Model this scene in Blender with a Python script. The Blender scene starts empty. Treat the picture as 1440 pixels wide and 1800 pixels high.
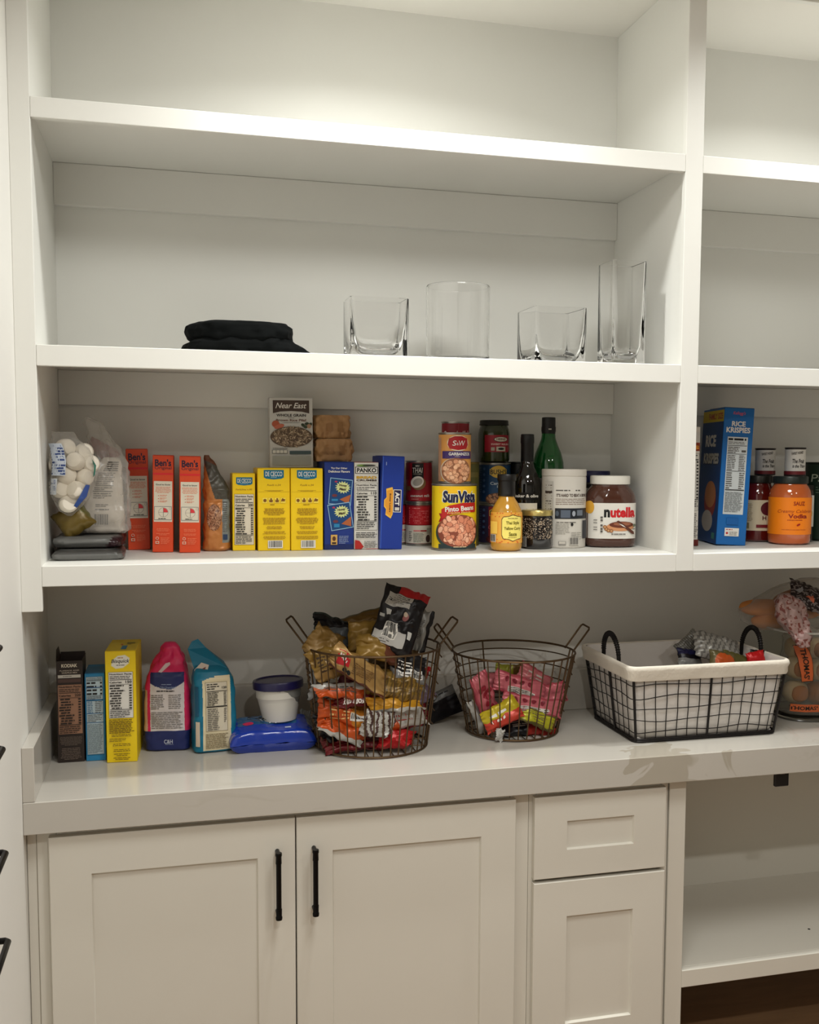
import bpy, bmesh, math, random
from mathutils import Vector, Matrix, Euler, noise
PI = math.pi
R = math.radians
S = bpy.context.scene
COL = S.collection

# ------------------------------------------------------------------ camera, world, exposure
cam_d = bpy.data.cameras.new('camera')
cam = bpy.data.objects.new('camera', cam_d)
COL.objects.link(cam)
cam_d.sensor_fit = 'HORIZONTAL'
cam_d.sensor_width = 36.0
cam_d.lens = 1834.6 * 36.0 / 1440.0
cam_d.shift_x = -76.74 / 1440.0
cam_d.shift_y = 50.03 / 1440.0
cam_d.clip_start = 0.05
yaw, pitch, roll = 0.2613, -0.081, 0.0066
fw = Vector((math.sin(yaw) * math.cos(pitch), math.cos(yaw) * math.cos(pitch), math.sin(pitch)))
r0 = Vector((math.cos(yaw), -math.sin(yaw), 0))
u0 = r0.cross(fw)
rr = r0 * math.cos(roll) + u0 * math.sin(roll)
uu = -r0 * math.sin(roll) + u0 * math.cos(roll)
m = Matrix(((rr.x, uu.x, -fw.x), (rr.y, uu.y, -fw.y), (rr.z, uu.z, -fw.z))).to_4x4()
m.translation = Vector((0.2897, -2.4814, 1.6848))
cam.matrix_world = m
S.camera = cam

W = bpy.data.worlds.new('world')
S.world = W
W.use_nodes = True
W.node_tree.nodes['Background'].inputs[0].default_value = (1.0, 0.93, 0.83, 1)
W.node_tree.nodes['Background'].inputs[1].default_value = 0.05

S.view_settings.view_transform = 'Standard'
S.view_settings.look = 'None'
S.view_settings.gamma = 1
S.view_settings.use_curve_mapping = False
S.view_settings.exposure = 0.2
S.cycles.use_denoising = True
S.cycles.max_bounces = 16
S.cycles.transmission_bounces = 16
S.cycles.transparent_max_bounces = 12
S.cycles.sample_clamp_indirect = 4.0


def light(name, loc, size, power, color=(1.0, 0.945, 0.86), spread=150):
    d = bpy.data.lights.new(name, 'AREA')
    d.shape = 'DISK'
    d.size = size
    d.energy = power
    d.color = color
    d.spread = R(spread)
    o = bpy.data.objects.new(name, d)
    COL.objects.link(o)
    o.location = loc
    return o


CEIL = 2.915
DOWNLIGHTS = [(0.80, -0.25, 10.0), (2.15, -0.25, 10.0), (0.70, -2.60, 14.5), (2.15, -2.60, 13.5)]
for i, (lx, ly, pw) in enumerate(DOWNLIGHTS):
    light('downlight_lamp', (lx, ly, CEIL - 0.012), 0.10, pw, (0.99, 1.0, 0.965) if ly > -1 else (1.0, 0.98, 0.93))

light('fill_lamp', (0.95, -1.20, CEIL - 0.03), 0.75, 21.0, (0.995, 1.0, 0.965), 180)  # broad unseen fill lamp, added to lift the soft ambient light

# ------------------------------------------------------------------ materials
MC = {}


def lin(c):
    return tuple(((x / 255) / 12.92 if x / 255 <= 0.04045 else ((x / 255 + 0.055) / 1.055) ** 2.4) for x in c)


def mat(c, rough=0.5, metal=0.0, bump=0.0, scale=40.0, name=None, trans=0.0, ior=1.45, alpha=1.0, var=0.0, coat=0.0, sub=0.0):
    key = (tuple(c), rough, metal, bump, scale, trans, ior, alpha, var, coat)
    if key in MC:
        return MC[key]
    mt = bpy.data.materials.new(name or 'paint_%d_%d_%d' % tuple(int(x) for x in c))
    mt.use_nodes = True
    nt = mt.node_tree
    b = nt.nodes['Principled BSDF']
    l = lin(c)
    b.inputs['Base Color'].default_value = (*l, 1)
    b.inputs['Roughness'].default_value = rough
    b.inputs['Metallic'].default_value = metal
    b.inputs['IOR'].default_value = ior
    b.inputs['Transmission Weight'].default_value = trans
    b.inputs['Alpha'].default_value = alpha
    b.inputs['Coat Weight'].default_value = coat
    if bump or var:
        tc = nt.nodes.new('ShaderNodeTexCoord')
        n = nt.nodes.new('ShaderNodeTexNoise')
        n.inputs['Scale'].default_value = scale
        n.inputs['Detail'].default_value = 3
        nt.links.new(tc.outputs['Object'], n.inputs['Vector'])
        if bump:
            bp = nt.nodes.new('ShaderNodeBump')
            bp.inputs['Strength'].default_value = bump
            bp.inputs['Distance'].default_value = 0.004
            nt.links.new(n.outputs['Fac'], bp.inputs['Height'])
            nt.links.new(bp.outputs['Normal'], b.inputs['Normal'])
        if var:
            mx = nt.nodes.new('ShaderNodeMix')
            mx.data_type = 'RGBA'
            nt.links.new(n.outputs['Fac'], mx.inputs[0])
            mx.inputs[6].default_value = (*[x * (1 - var) for x in l], 1)
            mx.inputs[7].default_value = (*[min(1, x * (1 + var)) for x in l], 1)
            nt.links.new(mx.outputs[2], b.inputs['Base Color'])
    MC[key] = mt
    return mt


def ink(*c):
    return mat(c, 0.45)


def foil(*c):
    c = tuple(round(x * .86) for x in c)
    return mat(c, 0.33, 0.15, 0.25, 35.0)


PAINT = mat((231, 230, 224), 0.5, var=0.015, scale=6, name='white_shelf_paint')
CABP = mat((222, 218, 207), 0.38, var=0.015, scale=5, name='cabinet_paint')
WALLP = mat((230, 228, 222), 0.65, bump=0.05, scale=300, name='wall_paint')
WALLG = mat((160, 157, 150), 0.7, bump=0.05, scale=300, name='taupe_wall_paint')
BLACKM = mat((14, 12, 12), 0.4, 0.6, name='black_metal')
BRONZE = mat((92, 72, 50), 0.42, 0.75, name='bronze_wire')
BLACKW = mat((20, 15, 14), 0.5, 0.3, name='black_wire')
TIN = mat((176, 172, 164), 0.3, 0.9, name='tin_plate')
WHITE = ink(232, 228, 220)
CREAM = ink(226, 216, 196)
K = ink(22, 20, 20)
KG = ink(88, 84, 80)
GLASS = mat((255, 255, 255), 0.0, trans=1.0, ior=1.47, name='clear_glass')


def film_mat(lo=0.09, hi=0.75):
    mt = bpy.data.materials.new('clear_film')
    mt.use_nodes = True
    nt = mt.node_tree
    out = nt.nodes['Material Output']
    nt.nodes.remove(nt.nodes['Principled BSDF'])
    tr = nt.nodes.new('ShaderNodeBsdfTransparent')
    tr.inputs[0].default_value = (0.93, 0.92, 0.9, 1)
    gl = nt.nodes.new('ShaderNodeBsdfPrincipled')
    gl.inputs['Base Color'].default_value = (0.6, 0.57, 0.53, 1)
    gl.inputs['Roughness'].default_value = 0.2
    fr = nt.nodes.new('ShaderNodeLayerWeight')
    fr.inputs[0].default_value = 0.35
    mp = nt.nodes.new('ShaderNodeMapRange')
    mp.inputs[3].default_value = lo
    mp.inputs[4].default_value = hi
    mx = nt.nodes.new('ShaderNodeMixShader')
    nt.links.new(fr.outputs['Facing'], mp.inputs[0])
    nt.links.new(mp.outputs[0], mx.inputs[0])
    nt.links.new(tr.outputs[0], mx.inputs[1])
    nt.links.new(gl.outputs[0], mx.inputs[2])
    nt.links.new(mx.outputs[0], out.inputs[0])
    return mt


FILM = film_mat()
FILM2 = film_mat(0.30, 0.85)


def quartz_mat():
    mt = bpy.data.materials.new('veined_quartz')
    mt.use_nodes = True
    nt = mt.node_tree
    N = nt.nodes.new
    L = nt.links.new
    b = nt.nodes['Principled BSDF']
    b.inputs['Roughness'].default_value = 0.16
    tc = N('ShaderNodeTexCoord')
    n1 = N('ShaderNodeTexNoise')
    n1.inputs['Scale'].default_value = 2.2
    n1.inputs['Detail'].default_value = 5
    n1.inputs['Distortion'].default_value = 1.3
    L(tc.outputs['Object'], n1.inputs['Vector'])
    # thin vein where the noise crosses its middle
    s = N('ShaderNodeMath'); s.operation = 'SUBTRACT'; s.inputs[1].default_value = 0.5
    a = N('ShaderNodeMath'); a.operation = 'ABSOLUTE'
    v = N('ShaderNodeMapRange'); v.inputs[1].default_value = 0.0; v.inputs[2].default_value = 0.012
    v.inputs[3].default_value = 0.55; v.inputs[4].default_value = 0.0
    L(n1.outputs['Fac'], s.inputs[0]); L(s.outputs[0], a.inputs[0]); L(a.outputs[0], v.inputs[0])
    # broad warm grey cloud, strongest towards x = 1.45
    d = N('ShaderNodeVectorMath'); d.operation = 'DISTANCE'; d.inputs[1].default_value = (1.52, -0.10, 0.865)
    L(tc.outputs['Object'], d.inputs[0])
    n2 = N('ShaderNodeTexNoise'); n2.inputs['Scale'].default_value = 7; n2.inputs['Detail'].default_value = 2
    n2.inputs['Distortion'].default_value = 2.0
    L(tc.outputs['Object'], n2.inputs['Vector'])
    m1 = N('ShaderNodeMath'); m1.operation = 'MULTIPLY_ADD'; m1.inputs[1].default_value = 0.45
    L(n2.outputs['Fac'], m1.inputs[0]); L(d.outputs['Value'], m1.inputs[2])
    c2 = N('ShaderNodeMapRange'); c2.inputs[1].default_value = 0.335; c2.inputs[2].default_value = 0.350
    c2.inputs[3].default_value = 0.8; c2.inputs[4].default_value = 0.0
    L(m1.outputs[0], c2.inputs[0])
    # veins only show over part of the slab
    n3 = N('ShaderNodeTexNoise'); n3.inputs['Scale'].default_value = 1.6
    L(tc.outputs['Object'], n3.inputs['Vector'])
    g = N('ShaderNodeMapRange'); g.inputs[1].default_value = 0.48; g.inputs[2].default_value = 0.6
    L(n3.outputs['Fac'], g.inputs[0])
    mu = N('ShaderNodeMath'); mu.operation = 'MULTIPLY'
    L(v.outputs[0], mu.inputs[0]); L(g.outputs[0], mu.inputs[1])
    mx = N('ShaderNodeMath'); mx.operation = 'MAXIMUM'
    L(mu.outputs[0], mx.inputs[0]); L(c2.outputs[0], mx.inputs[1])
    mc = N('ShaderNodeMix'); mc.data_type = 'RGBA'
    mc.inputs[6].default_value = (*lin((194, 189, 180)), 1)
    mc.inputs[7].default_value = (*lin((170, 162, 147)), 1)
    L(mx.outputs[0], mc.inputs[0]); L(mc.outputs[2], b.inputs['Base Color'])
    return mt


QUARTZ = quartz_mat()


# ------------------------------------------------------------------ mesh builder
class MB:
    def __init__(s):
        s.v, s.f, s.mi, s.mats = [], [], [], []

    def m(s, mt):
        if mt not in s.mats:
            s.mats.append(mt)
        return s.mats.index(mt)

    def add(s, verts, faces, mt):
        o = len(s.v)
        s.v += [tuple(p) for p in verts]
        if callable(mt):
            for i, f in enumerate(faces):
                s.f.append([k + o for k in f]); s.mi.append(s.m(mt(i)))
        else:
            k0 = s.m(mt)
            for f in faces:
                s.f.append([k + o for k in f]); s.mi.append(k0)

    def box(s, x0, x1, y0, y1, z0, z1, mt, r=0.0):
        c = ((x0 + x1) / 2, (y0 + y1) / 2, (z0 + z1) / 2)
        h = (abs(x1 - x0) / 2, abs(y1 - y0) / 2, abs(z1 - z0) / 2)
        r = min(r, *(x * 0.45 for x in h))
        if r <= 0:
            vs = [(c[0] + a * h[0], c[1] + b * h[1], c[2] + d * h[2]) for a in (-1, 1) for b in (-1, 1) for d in (-1, 1)]
            s.add(vs, [(0, 1, 3, 2), (4, 6, 7, 5), (0, 4, 5, 1), (2, 3, 7, 6), (0, 2, 6, 4), (1, 5, 7, 3)], mt)
            return
        vs, ix = [], {}
        for a in (-1, 1):
            for b in (-1, 1):
                for d in (-1, 1):
                    for t in range(3):
                        q = [a * h[0], b * h[1], d * h[2]]
                        for k, sg in enumerate((a, b, d)):
                            if k != t:
                                q[k] -= sg * r
                        ix[(a, b, d, t)] = len(vs)
                        vs.append(tuple(c[k] + q[k] for k in range(3)))
        fs = []
        q4 = ((-1, -1), (1, -1), (1, 1), (-1, 1))
        for a in (-1, 1):
            fs.append([ix[(a, p, q, 0)] for p, q in q4])
            fs.append([ix[(p, a, q, 1)] for p, q in q4])
            fs.append([ix[(p, q, a, 2)] for p, q in q4])
            for b in (-1, 1):
                fs.append([ix[(a, b, -1, 0)], ix[(a, b, 1, 0)], ix[(a, b, 1, 1)], ix[(a, b, -1, 1)]])
                fs.append([ix[(a, -1, b, 0)], ix[(a, 1, b, 0)], ix[(a, 1, b, 2)], ix[(a, -1, b, 2)]])
                fs.append([ix[(-1, a, b, 1)], ix[(1, a, b, 1)], ix[(1, a, b, 2)], ix[(-1, a, b, 2)]])
                for d in (-1, 1):
                    fs.append([ix[(a, b, d, 0)], ix[(a, b, d, 1)], ix[(a, b, d, 2)]])
        s.add(vs, fs, mt)

    def rings(s, rings, mt, closed=True, caps=(True, True)):
        n = len(rings[0])
        vs = [p for r_ in rings for p in r_]
        fs = []
        for i in range(len(rings) - 1):
            for j in range(n if closed else n - 1):
                k = (j + 1) % n
                fs.append((i * n + j, i * n + k, (i + 1) * n + k, (i + 1) * n + j))
        if caps[0]:
            fs.append(tuple(range(n - 1, -1, -1)))
        if caps[1]:
            fs.append(tuple((len(rings) - 1) * n + j for j in range(n)))
        s.add(vs, fs, mt)

    def lathe(s, prof, mt, c=(0, 0), n=40, caps=(True, True)):
        s.rings([[(c[0] + r_ * math.sin(2 * PI * j / n), c[1] - r_ * math.cos(2 * PI * j / n), z) for j in range(n)] for r_, z in prof], mt, True, caps)

    def tube(s, pts, r_, mt, closed=False, n=6):
        P = [Vector(p) for p in pts]
        rings, prev = [], None
        N = len(P)
        for i in range(N):
            a = P[(i - 1) % N] if (closed or i > 0) else P[i]
            b = P[(i + 1) % N] if (closed or i < N - 1) else P[i]
            t = (b - a)
            t = t.normalized() if t.length > 1e-9 else Vector((0, 0, 1))
            if prev is None:
                up = Vector((0, 0, 1)) if abs(t.z) < 0.9 else Vector((1, 0, 0))
                nx = t.cross(up).normalized()
            else:
                nx = (prev - t * prev.dot(t)).normalized()
            prev = nx
            ny = t.cross(nx)
            rings.append([P[i] + nx * (r_ * math.cos(2 * PI * j / n)) + ny * (r_ * math.sin(2 * PI * j / n)) for j in range(n)])
        if closed:
            rings.append(rings[0])
        s.rings(rings, mt, True, (not closed, not closed))

    def build(s, name, parent=None, loc=None, smooth=True, recalc=True, angle=38):
        me = bpy.data.meshes.new(name)
        me.from_pydata(s.v, [], s.f)
        for mt in s.mats:
            me.materials.append(mt)
        me.polygons.foreach_set('material_index', s.mi)
        if recalc:
            bm = bmesh.new(); bm.from_mesh(me)
            bmesh.ops.remove_doubles(bm, verts=bm.verts, dist=1e-6)
            bmesh.ops.recalc_face_normals(bm, faces=bm.faces)
            bm.to_mesh(me); bm.free()
        if smooth:
            me.polygons.foreach_set('use_smooth', [True] * len(me.polygons))
            me.set_sharp_from_angle(angle=R(angle))
        me.update()
        o = bpy.data.objects.new(name, me)
        COL.objects.link(o)
        if parent:
            o.parent = parent
        if loc:
            o.location = loc
        return o


def tag(o, label=None, cat=None, group=None, kind=None):
    if label: o['label'] = label
    if cat: o['category'] = cat
    if group: o['group'] = group
    if kind: o['kind'] = kind
    return o


def thing(name, label, cat, loc=(0, 0, 0), rot=(0, 0, 0), group=None):
    o = bpy.data.objects.new(name, None)
    o.empty_display_size = 0.05
    COL.objects.link(o)
    o.location = loc
    o.rotation_euler = tuple(R(a) for a in rot)
    return tag(o, label, cat, group)


def copy_tree(o, parent=None):
    c = o.copy(); COL.objects.link(c); c.parent = parent
    for ch in list(o.children):
        copy_tree(ch, c)
    return c


# ------------------------------------------------------------------ printed art laid on a surface
TC = {}


def text_mesh(t, bold, shear):
    k = (t, bold, shear)
    if k in TC:
        return TC[k]
    cu = bpy.data.curves.new('t', 'FONT')
    cu.body = t
    cu.size = 1.0
    cu.offset = bold
    cu.shear = shear
    cu.resolution_u = 3
    cu.fill_mode = 'BOTH'
    ob = bpy.data.objects.new('t', cu)
    COL.objects.link(ob)
    bpy.context.view_layer.update()
    dg = bpy.context.evaluated_depsgraph_get()
    me = ob.evaluated_get(dg).to_mesh()
    vs = [(v.co.x, v.co.y) for v in me.vertices]
    fs = [tuple(p.vertices) for p in me.polygons]
    ob.evaluated_get(dg).to_mesh_clear()
    bpy.data.objects.remove(ob)
    bpy.data.curves.remove(cu)
    x0 = min(v[0] for v in vs); x1 = max(v[0] for v in vs)
    y0 = min(v[1] for v in vs); y1 = max(v[1] for v in vs)
    vs = [((x - (x0 + x1) / 2) / (x1 - x0), (y - (y0 + y1) / 2) / (y1 - y0)) for x, y in vs]
    TC[k] = (vs, fs)
    return TC[k]


class Art:
    """flat printed shapes on surf(u, v, d) -> point, in metres"""

    def __init__(s, mb, surf, curved=False, seed=1, step=0.006, base=0.0004):
        s.mb, s.surf, s.curved, s.step = mb, surf, curved, step
        s.l = base
        s.rn = random.Random(seed)

    def nxt(s):
        s.l += 0.0002 if s.curved else 0.00012
        return s.l

    def rect(s, u0, v0, u1, v1, mt, d=None):
        d = d or s.nxt()
        if u1 < u0: u0, u1 = u1, u0
        if v1 < v0: v0, v1 = v1, v0
        nu = max(1, math.ceil((u1 - u0) / s.step)) if s.curved else 1
        nv = max(1, math.ceil((v1 - v0) / (s.step * 1.5))) if s.curved else 1
        vs = [s.surf(u0 + (u1 - u0) * i / nu, v0 + (v1 - v0) * j / nv, d) for j in range(nv + 1) for i in range(nu + 1)]
        fs = [(j * (nu + 1) + i, j * (nu + 1) + i + 1, (j + 1) * (nu + 1) + i + 1, (j + 1) * (nu + 1) + i) for j in range(nv) for i in range(nu)]
        s.mb.add(vs, fs, mt)

    def poly(s, pts, mt, d=None):
        d = d or s.nxt()
        n = len(pts)
        cu = sum(p[0] for p in pts) / n
        cv = sum(p[1] for p in pts) / n
        if not s.curved:
            s.mb.add([s.surf(u, v, d) for u, v in pts], [tuple(range(n))], mt)
            return
        rad = max(math.hypot(p[0] - cu, p[1] - cv) for p in pts)
        if n < 40 and rad > 0.006:
            q = []
            for i in range(n):
                (x0, y0), (x1, y1) = pts[i], pts[(i + 1) % n]
                kk = max(1, math.ceil(math.hypot(x1 - x0, y1 - y0) / 0.004))
                q += [(x0 + (x1 - x0) * j / kk, y0 + (y1 - y0) * j / kk) for j in range(kk)]
            pts, n = q, len(q)
        k = max(1, min(14, math.ceil(rad / 0.004)))
        vs = [s.surf(cu, cv, d)]
        for q in range(1, k + 1):
            vs += [s.surf(cu + (u - cu) * q / k, cv + (v - cv) * q / k, d) for u, v in pts]
        fs = [(0, 1 + j, 1 + (j + 1) % n) for j in range(n)]
        for q in range(k - 1):
            fs += [(1 + q * n + j, 1 + (q + 1) * n + j, 1 + (q + 1) * n + (j + 1) % n, 1 + q * n + (j + 1) % n) for j in range(n)]
        s.mb.add(vs, fs, mt)

    def ell(s, cu, cv, ru, rv, mt, n=24, rot=0.0, d=None):
        c_, s_ = math.cos(rot), math.sin(rot)
        s.poly([(cu + ru * math.cos(2 * PI * i / n) * c_ - rv * math.sin(2 * PI * i / n) * s_,
                 cv + ru * math.cos(2 * PI * i / n) * s_ + rv * math.sin(2 * PI * i / n) * c_) for i in range(n)], mt, d)

    def text(s, t, cu, cv, w, h, mt, bold=0.0, shear=0.0, rot=0.0):
        vs, fs = text_mesh(t, bold, shear)
        d = s.nxt()
        c_, s_ = math.cos(R(rot)), math.sin(R(rot))
        out = []
        for x, y in vs:
            x *= w; y *= h
            out.append(s.surf(cu + x * c_ - y * s_, cv + x * s_ + y * c_, d + (0.0002 if s.curved else 0)))
        s.mb.add(out, fs, mt)

    def outline(s, u0, v0, u1, v1, mt, t=0.0006):
        s.rect(u0, v0, u1, v0 + t, mt); s.rect(u0, v1 - t, u1, v1, mt)
        s.rect(u0, v0, u0 + t, v1, mt); s.rect(u1 - t, v0, u1, v1, mt)

    def lines(s, u0, v0, u1, v1, rows, mt, th=0.34, ragged=0.15, center=False):
        d = s.nxt()
        hgt = (v1 - v0) / rows
        for r_ in range(rows):
            vc = v1 - (r_ + 0.5) * hgt
            full = (u1 - u0) * (1 - s.rn.random() * ragged * (3 if r_ == rows - 1 else 1))
            u = u0 + ((u1 - u0) - full) / 2 if center else u0
            e = u + full
            while u < e - 0.001:
                wl = hgt * s.rn.uniform(0.9, 3.6)
                k = min(u + wl, e)
                q = [(u, vc - hgt * th / 2), (k, vc - hgt * th / 2), (k, vc + hgt * th / 2), (u, vc + hgt * th / 2)]
                s.mb.add([s.surf(a, b, d) for a, b in q], [(0, 1, 2, 3)], mt)
                u = k + hgt * 0.32

    def barcode(s, u0, v0, u1, v1, fg=K, bg=WHITE):
        s.rect(u0, v0, u1, v1, bg)
        mgn = (u1 - u0) * 0.07
        u = u0 + mgn
        d = s.nxt()
        un = (u1 - u0) / 46
        while u < u1 - mgn:
            wl = un * s.rn.choice((1, 1, 2, 3))
            k = min(u + wl, u1 - mgn)
            ns = max(1, math.ceil((v1 - v0) / 0.005)) if s.curved else 1
            ha, hb = v0 + mgn, v1 - mgn * .5
            vs = [s.surf(a, ha + (hb - ha) * q / ns, d + (0.0003 if s.curved else 0)) for q in range(ns + 1) for a in (u, k)]
            s.mb.add(vs, [(2 * q, 2 * q + 1, 2 * q + 3, 2 * q + 2) for q in range(ns)], fg)
            u = k + un * s.rn.choice((1, 1, 2))

    def nutri(s, u0, v0, u1, v1, bg=CREAM, fg=K, cal=None, title=True, rows=14):
        w, h = u1 - u0, v1 - v0
        s.rect(u0, v0, u1, v1, bg)
        s.outline(u0, v0, u1, v1, fg, 0.0005)
        p = w * 0.05
        a, b = u0 + p, u1 - p
        y = v1 - h * 0.02
        if title:
            s.text('Nutrition Facts', (a + b) / 2, y - h * 0.025, (b - a), h * 0.038, fg, 0.02)
            y -= h * 0.06
        s.lines(a, y - h * 0.07, b, y, 2, fg, 0.4)
        y -= h * 0.08
        s.rect(a, y - h * 0.012, b, y, fg)
        y -= h * 0.02
        if cal:
            s.text('Calories', a + (b - a) * 0.27, y - h * 0.04, (b - a) * 0.54, h * 0.042, fg, 0.02)
            s.text(cal, b - (b - a) * 0.14, y - h * 0.035, (b - a) * 0.28, h * 0.055, fg, 0.02)
            y -= h * 0.085
        s.rect(a, y - h * 0.006, b, y, fg)
        bot = v0 + h * 0.2
        d = s.nxt()
        n = rows
        rh = (y - bot) / n
        for i in range(n):
            yy = y - (i + 0.55) * rh
            ind = p * s.rn.choice((0, 0, 1, 1.5))
            s.lines(a + ind, yy - rh * 0.42, a + (b - a) * s.rn.uniform(0.45, 0.7), yy + rh * 0.42, 1, fg, 0.55, 0.0)
            s.lines(b - (b - a) * 0.12, yy - rh * 0.42, b, yy + rh * 0.42, 1, fg, 0.55, 0.0)
        s.rect(a, bot - h * 0.012, b, bot, fg)
        s.lines(a, v0 + h * 0.02, b, bot - h * 0.025, 4, fg, 0.4)

    def beans(s, cu, cv, ru, rv, n, bu, bv, mts, dark=None):
        if dark:
            s.ell(cu, cv, ru, rv, dark, 30)
        base = s.l
        for i in range(n):
            a = s.rn.random() * 2 * PI
            q = math.sqrt(s.rn.random())
            s.l = base + (i % 16) * 0.00003
            k = s.rn.uniform(0.75, 1.15)
            x, y = cu + math.cos(a) * q * (ru - bu * 0.8), cv + math.sin(a) * q * (rv - bv * 0.8)
            ro = s.rn.random() * PI
            s.ell(x, y, bu * k, bv * k, dark or mts[0], 10, ro, d=s.l + 0.0001)
            s.ell(x, y, bu * k * 0.86, bv * k * 0.86, s.rn.choice(mts), 10, ro, d=s.l + 0.00012)
        s.l = base + 0.0007


def flat(ox, oy, oz, U=(1, 0, 0), V=(0, 0, 1), N=(0, -1, 0)):
    return lambda u, v, d: (ox + U[0] * u + V[0] * v + N[0] * d, oy + U[1] * u + V[1] * v + N[1] * d, oz + U[2] * u + V[2] * v + N[2] * d)


def cyl(rf, a0=0.0, c=(0, 0)):
    """rf: radius, or function of z; u is arc length from the side that faces the room"""
    f = rf if callable(rf) else (lambda z: rf)
    rm = f(0.0) if not callable(rf) else max(f(0.02), f(0.05), 0.01)

    def g(u, v, d):
        r_ = f(v) + d
        a = u / rm + a0
        return (c[0] + r_ * math.sin(a), c[1] - r_ * math.cos(a), v)
    return g


def prof_r(prof):
    ps = sorted(prof, key=lambda p: p[1])

    def f(z):
        for (r1, z1), (r2, z2) in zip(ps, ps[1:]):
            if z1 <= z <= z2 and z2 > z1:
                return r1 + (r2 - r1) * (z - z1) / (z2 - z1)
        return ps[-1][0] if z > ps[-1][1] else ps[0][0]
    return f


# superellipse loft: secs = (z, a, b, n, cx, cy)
def sec_at(secs, z):
    if z <= secs[0][0]: return secs[0]
    for p, q in zip(secs, secs[1:]):
        if p[0] <= z <= q[0] and q[0] > p[0]:
            t = (z - p[0]) / (q[0] - p[0])
            return tuple(a + (b - a) * t for a, b in zip(p, q))
    return secs[-1]


def loft_pt(sc, th, wr=None):
    z, a, b, n, cx, cy = sc
    c_, s_ = math.sin(th), -math.cos(th)
    x = cx + a * math.copysign(abs(c_) ** (2 / n), c_)
    y = cy + b * math.copysign(abs(s_) ** (2 / n), s_)
    p = Vector((x, y, z))
    if wr:
        p += wr(p) * Vector((c_, s_, 0))
    return p


def loft_front(secs, wr=None):
    def g(u, v, d):
        z, a, b, n, cx, cy = sec_at(secs, v)
        k = min(0.995, abs(u) / a)
        y = cy - b * (1 - k ** n) ** (1 / n)
        p = Vector((cx + u, y - d, v))
        if wr:
            p += wr(Vector((cx + u, y, v))) * Vector((0, -1, 0))
        return p
    return g


def loft(mb, secs, mt, nth=48, wr=None, caps=(True, True), colf=None, step=0.008):
    zs = []
    for p, q in zip(secs, secs[1:]):
        k = max(1, int(abs(q[0] - p[0]) / step))
        zs += [tuple(a + (b - a) * i / k for a, b in zip(p, q)) for i in range(k)]
    zs.append(secs[-1])
    rings = [[loft_pt(sc, 2 * PI * j / nth, wr) for j in range(nth)] for sc in zs]
    if colf:
        def f(i):
            if i >= (len(zs) - 1) * nth:
                return mt
            k, j = divmod(i, nth)
            q = rings[k][j]
            return colf(q.x, q.y, q.z)
        mb.rings(rings, f, True, caps)
    else:
        mb.rings(rings, mt, True, caps)


def wrinkle(amp, sc, seed=0.0, z0=-9, z1=9):
    def f(p):
        k = 1.0
        if p.z < z0: k = 0.0
        return amp * k * noise.noise(Vector((p.x * sc + seed, p.y * sc, p.z * sc * 0.8))) + amp * 0.5 * k * noise.noise(Vector((p.x * sc * 2.7, p.y * sc * 2.7 + seed, p.z * sc * 2.2)))
    return f


# ------------------------------------------------------------------ the room
def struct(name, mb, smooth=False):
    return tag(mb.build(name, smooth=smooth), kind='structure')


XW = -0.0442      # left wall
BK = 0.47         # back wall of the shelves
b = MB(); b.box(-0.3, 3.6, BK + 0.012, BK + 0.1, -0.05, 3.0, WALLP); struct('wall_back', b)
b = MB(); b.box(XW - 0.1, XW, -3.8, BK + 0.012, -0.05, 3.0, WALLP); struct('wall_left', b)
b = MB(); b.box(3.5, 3.6, -3.8, BK + 0.012, -0.05, 3.0, WALLG); struct('wall_right', b)
b = MB(); b.box(XW - 0.1, 3.6, -3.9, -3.8, -0.05, 3.0, WALLG); struct('wall_front', b)
b = MB(); b.box(XW - 0.1, 3.6, -3.9, BK + 0.1, CEIL, CEIL + 0.1, mat((236, 233, 226), 0.7, name='ceiling_paint')); struct('ceiling', b)


def wood():
    mt = bpy.data.materials.new('dark_oak_floor')
    mt.use_nodes = True
    nt = mt.node_tree
    bs = nt.nodes['Principled BSDF']
    tc = nt.nodes.new('ShaderNodeTexCoord')
    mp = nt.nodes.new('ShaderNodeMapping')
    mp.inputs['Scale'].default_value = (1.2, 9, 1)
    n = nt.nodes.new('ShaderNodeTexNoise')
    n.inputs['Scale'].default_value = 4
    n.inputs['Detail'].default_value = 6
    r_ = nt.nodes.new('ShaderNodeValToRGB')
    r_.color_ramp.elements[0].color = (*lin((112, 84, 58)), 1)
    r_.color_ramp.elements[1].color = (*lin((156, 122, 88)), 1)
    nt.links.new(tc.outputs['Object'], mp.inputs[0]); nt.links.new(mp.outputs[0], n.inputs['Vector'])
    nt.links.new(n.outputs['Fac'], r_.inputs[0]); nt.links.new(r_.outputs[0], bs.inputs['Base Color'])
    bs.inputs['Roughness'].default_value = 0.45
    return mt


b = MB(); b.box(XW - 0.1, 3.6, -3.9, BK + 0.1, -0.1, 0.0, wood()); struct('floor', b)

# recessed ceiling lights (above the frame)
for i, (lx, ly, pw) in enumerate(DOWNLIGHTS):
    d = thing('recessed_light', 'round white recessed ceiling light', 'ceiling light', (lx, ly, CEIL), group='recessed ceiling lights')
    b = MB()
    n_ = 32
    b.rings([[(r_ * math.cos(2 * PI * j / n_), r_ * math.sin(2 * PI * j / n_), z) for j in range(n_)] for r_, z in ((0.055, -0.001), (0.055, -0.009), (0.085, -0.004), (0.085, -0.001))], PAINT, True, (False, False))
    b.build('trim_ring', d)

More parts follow.
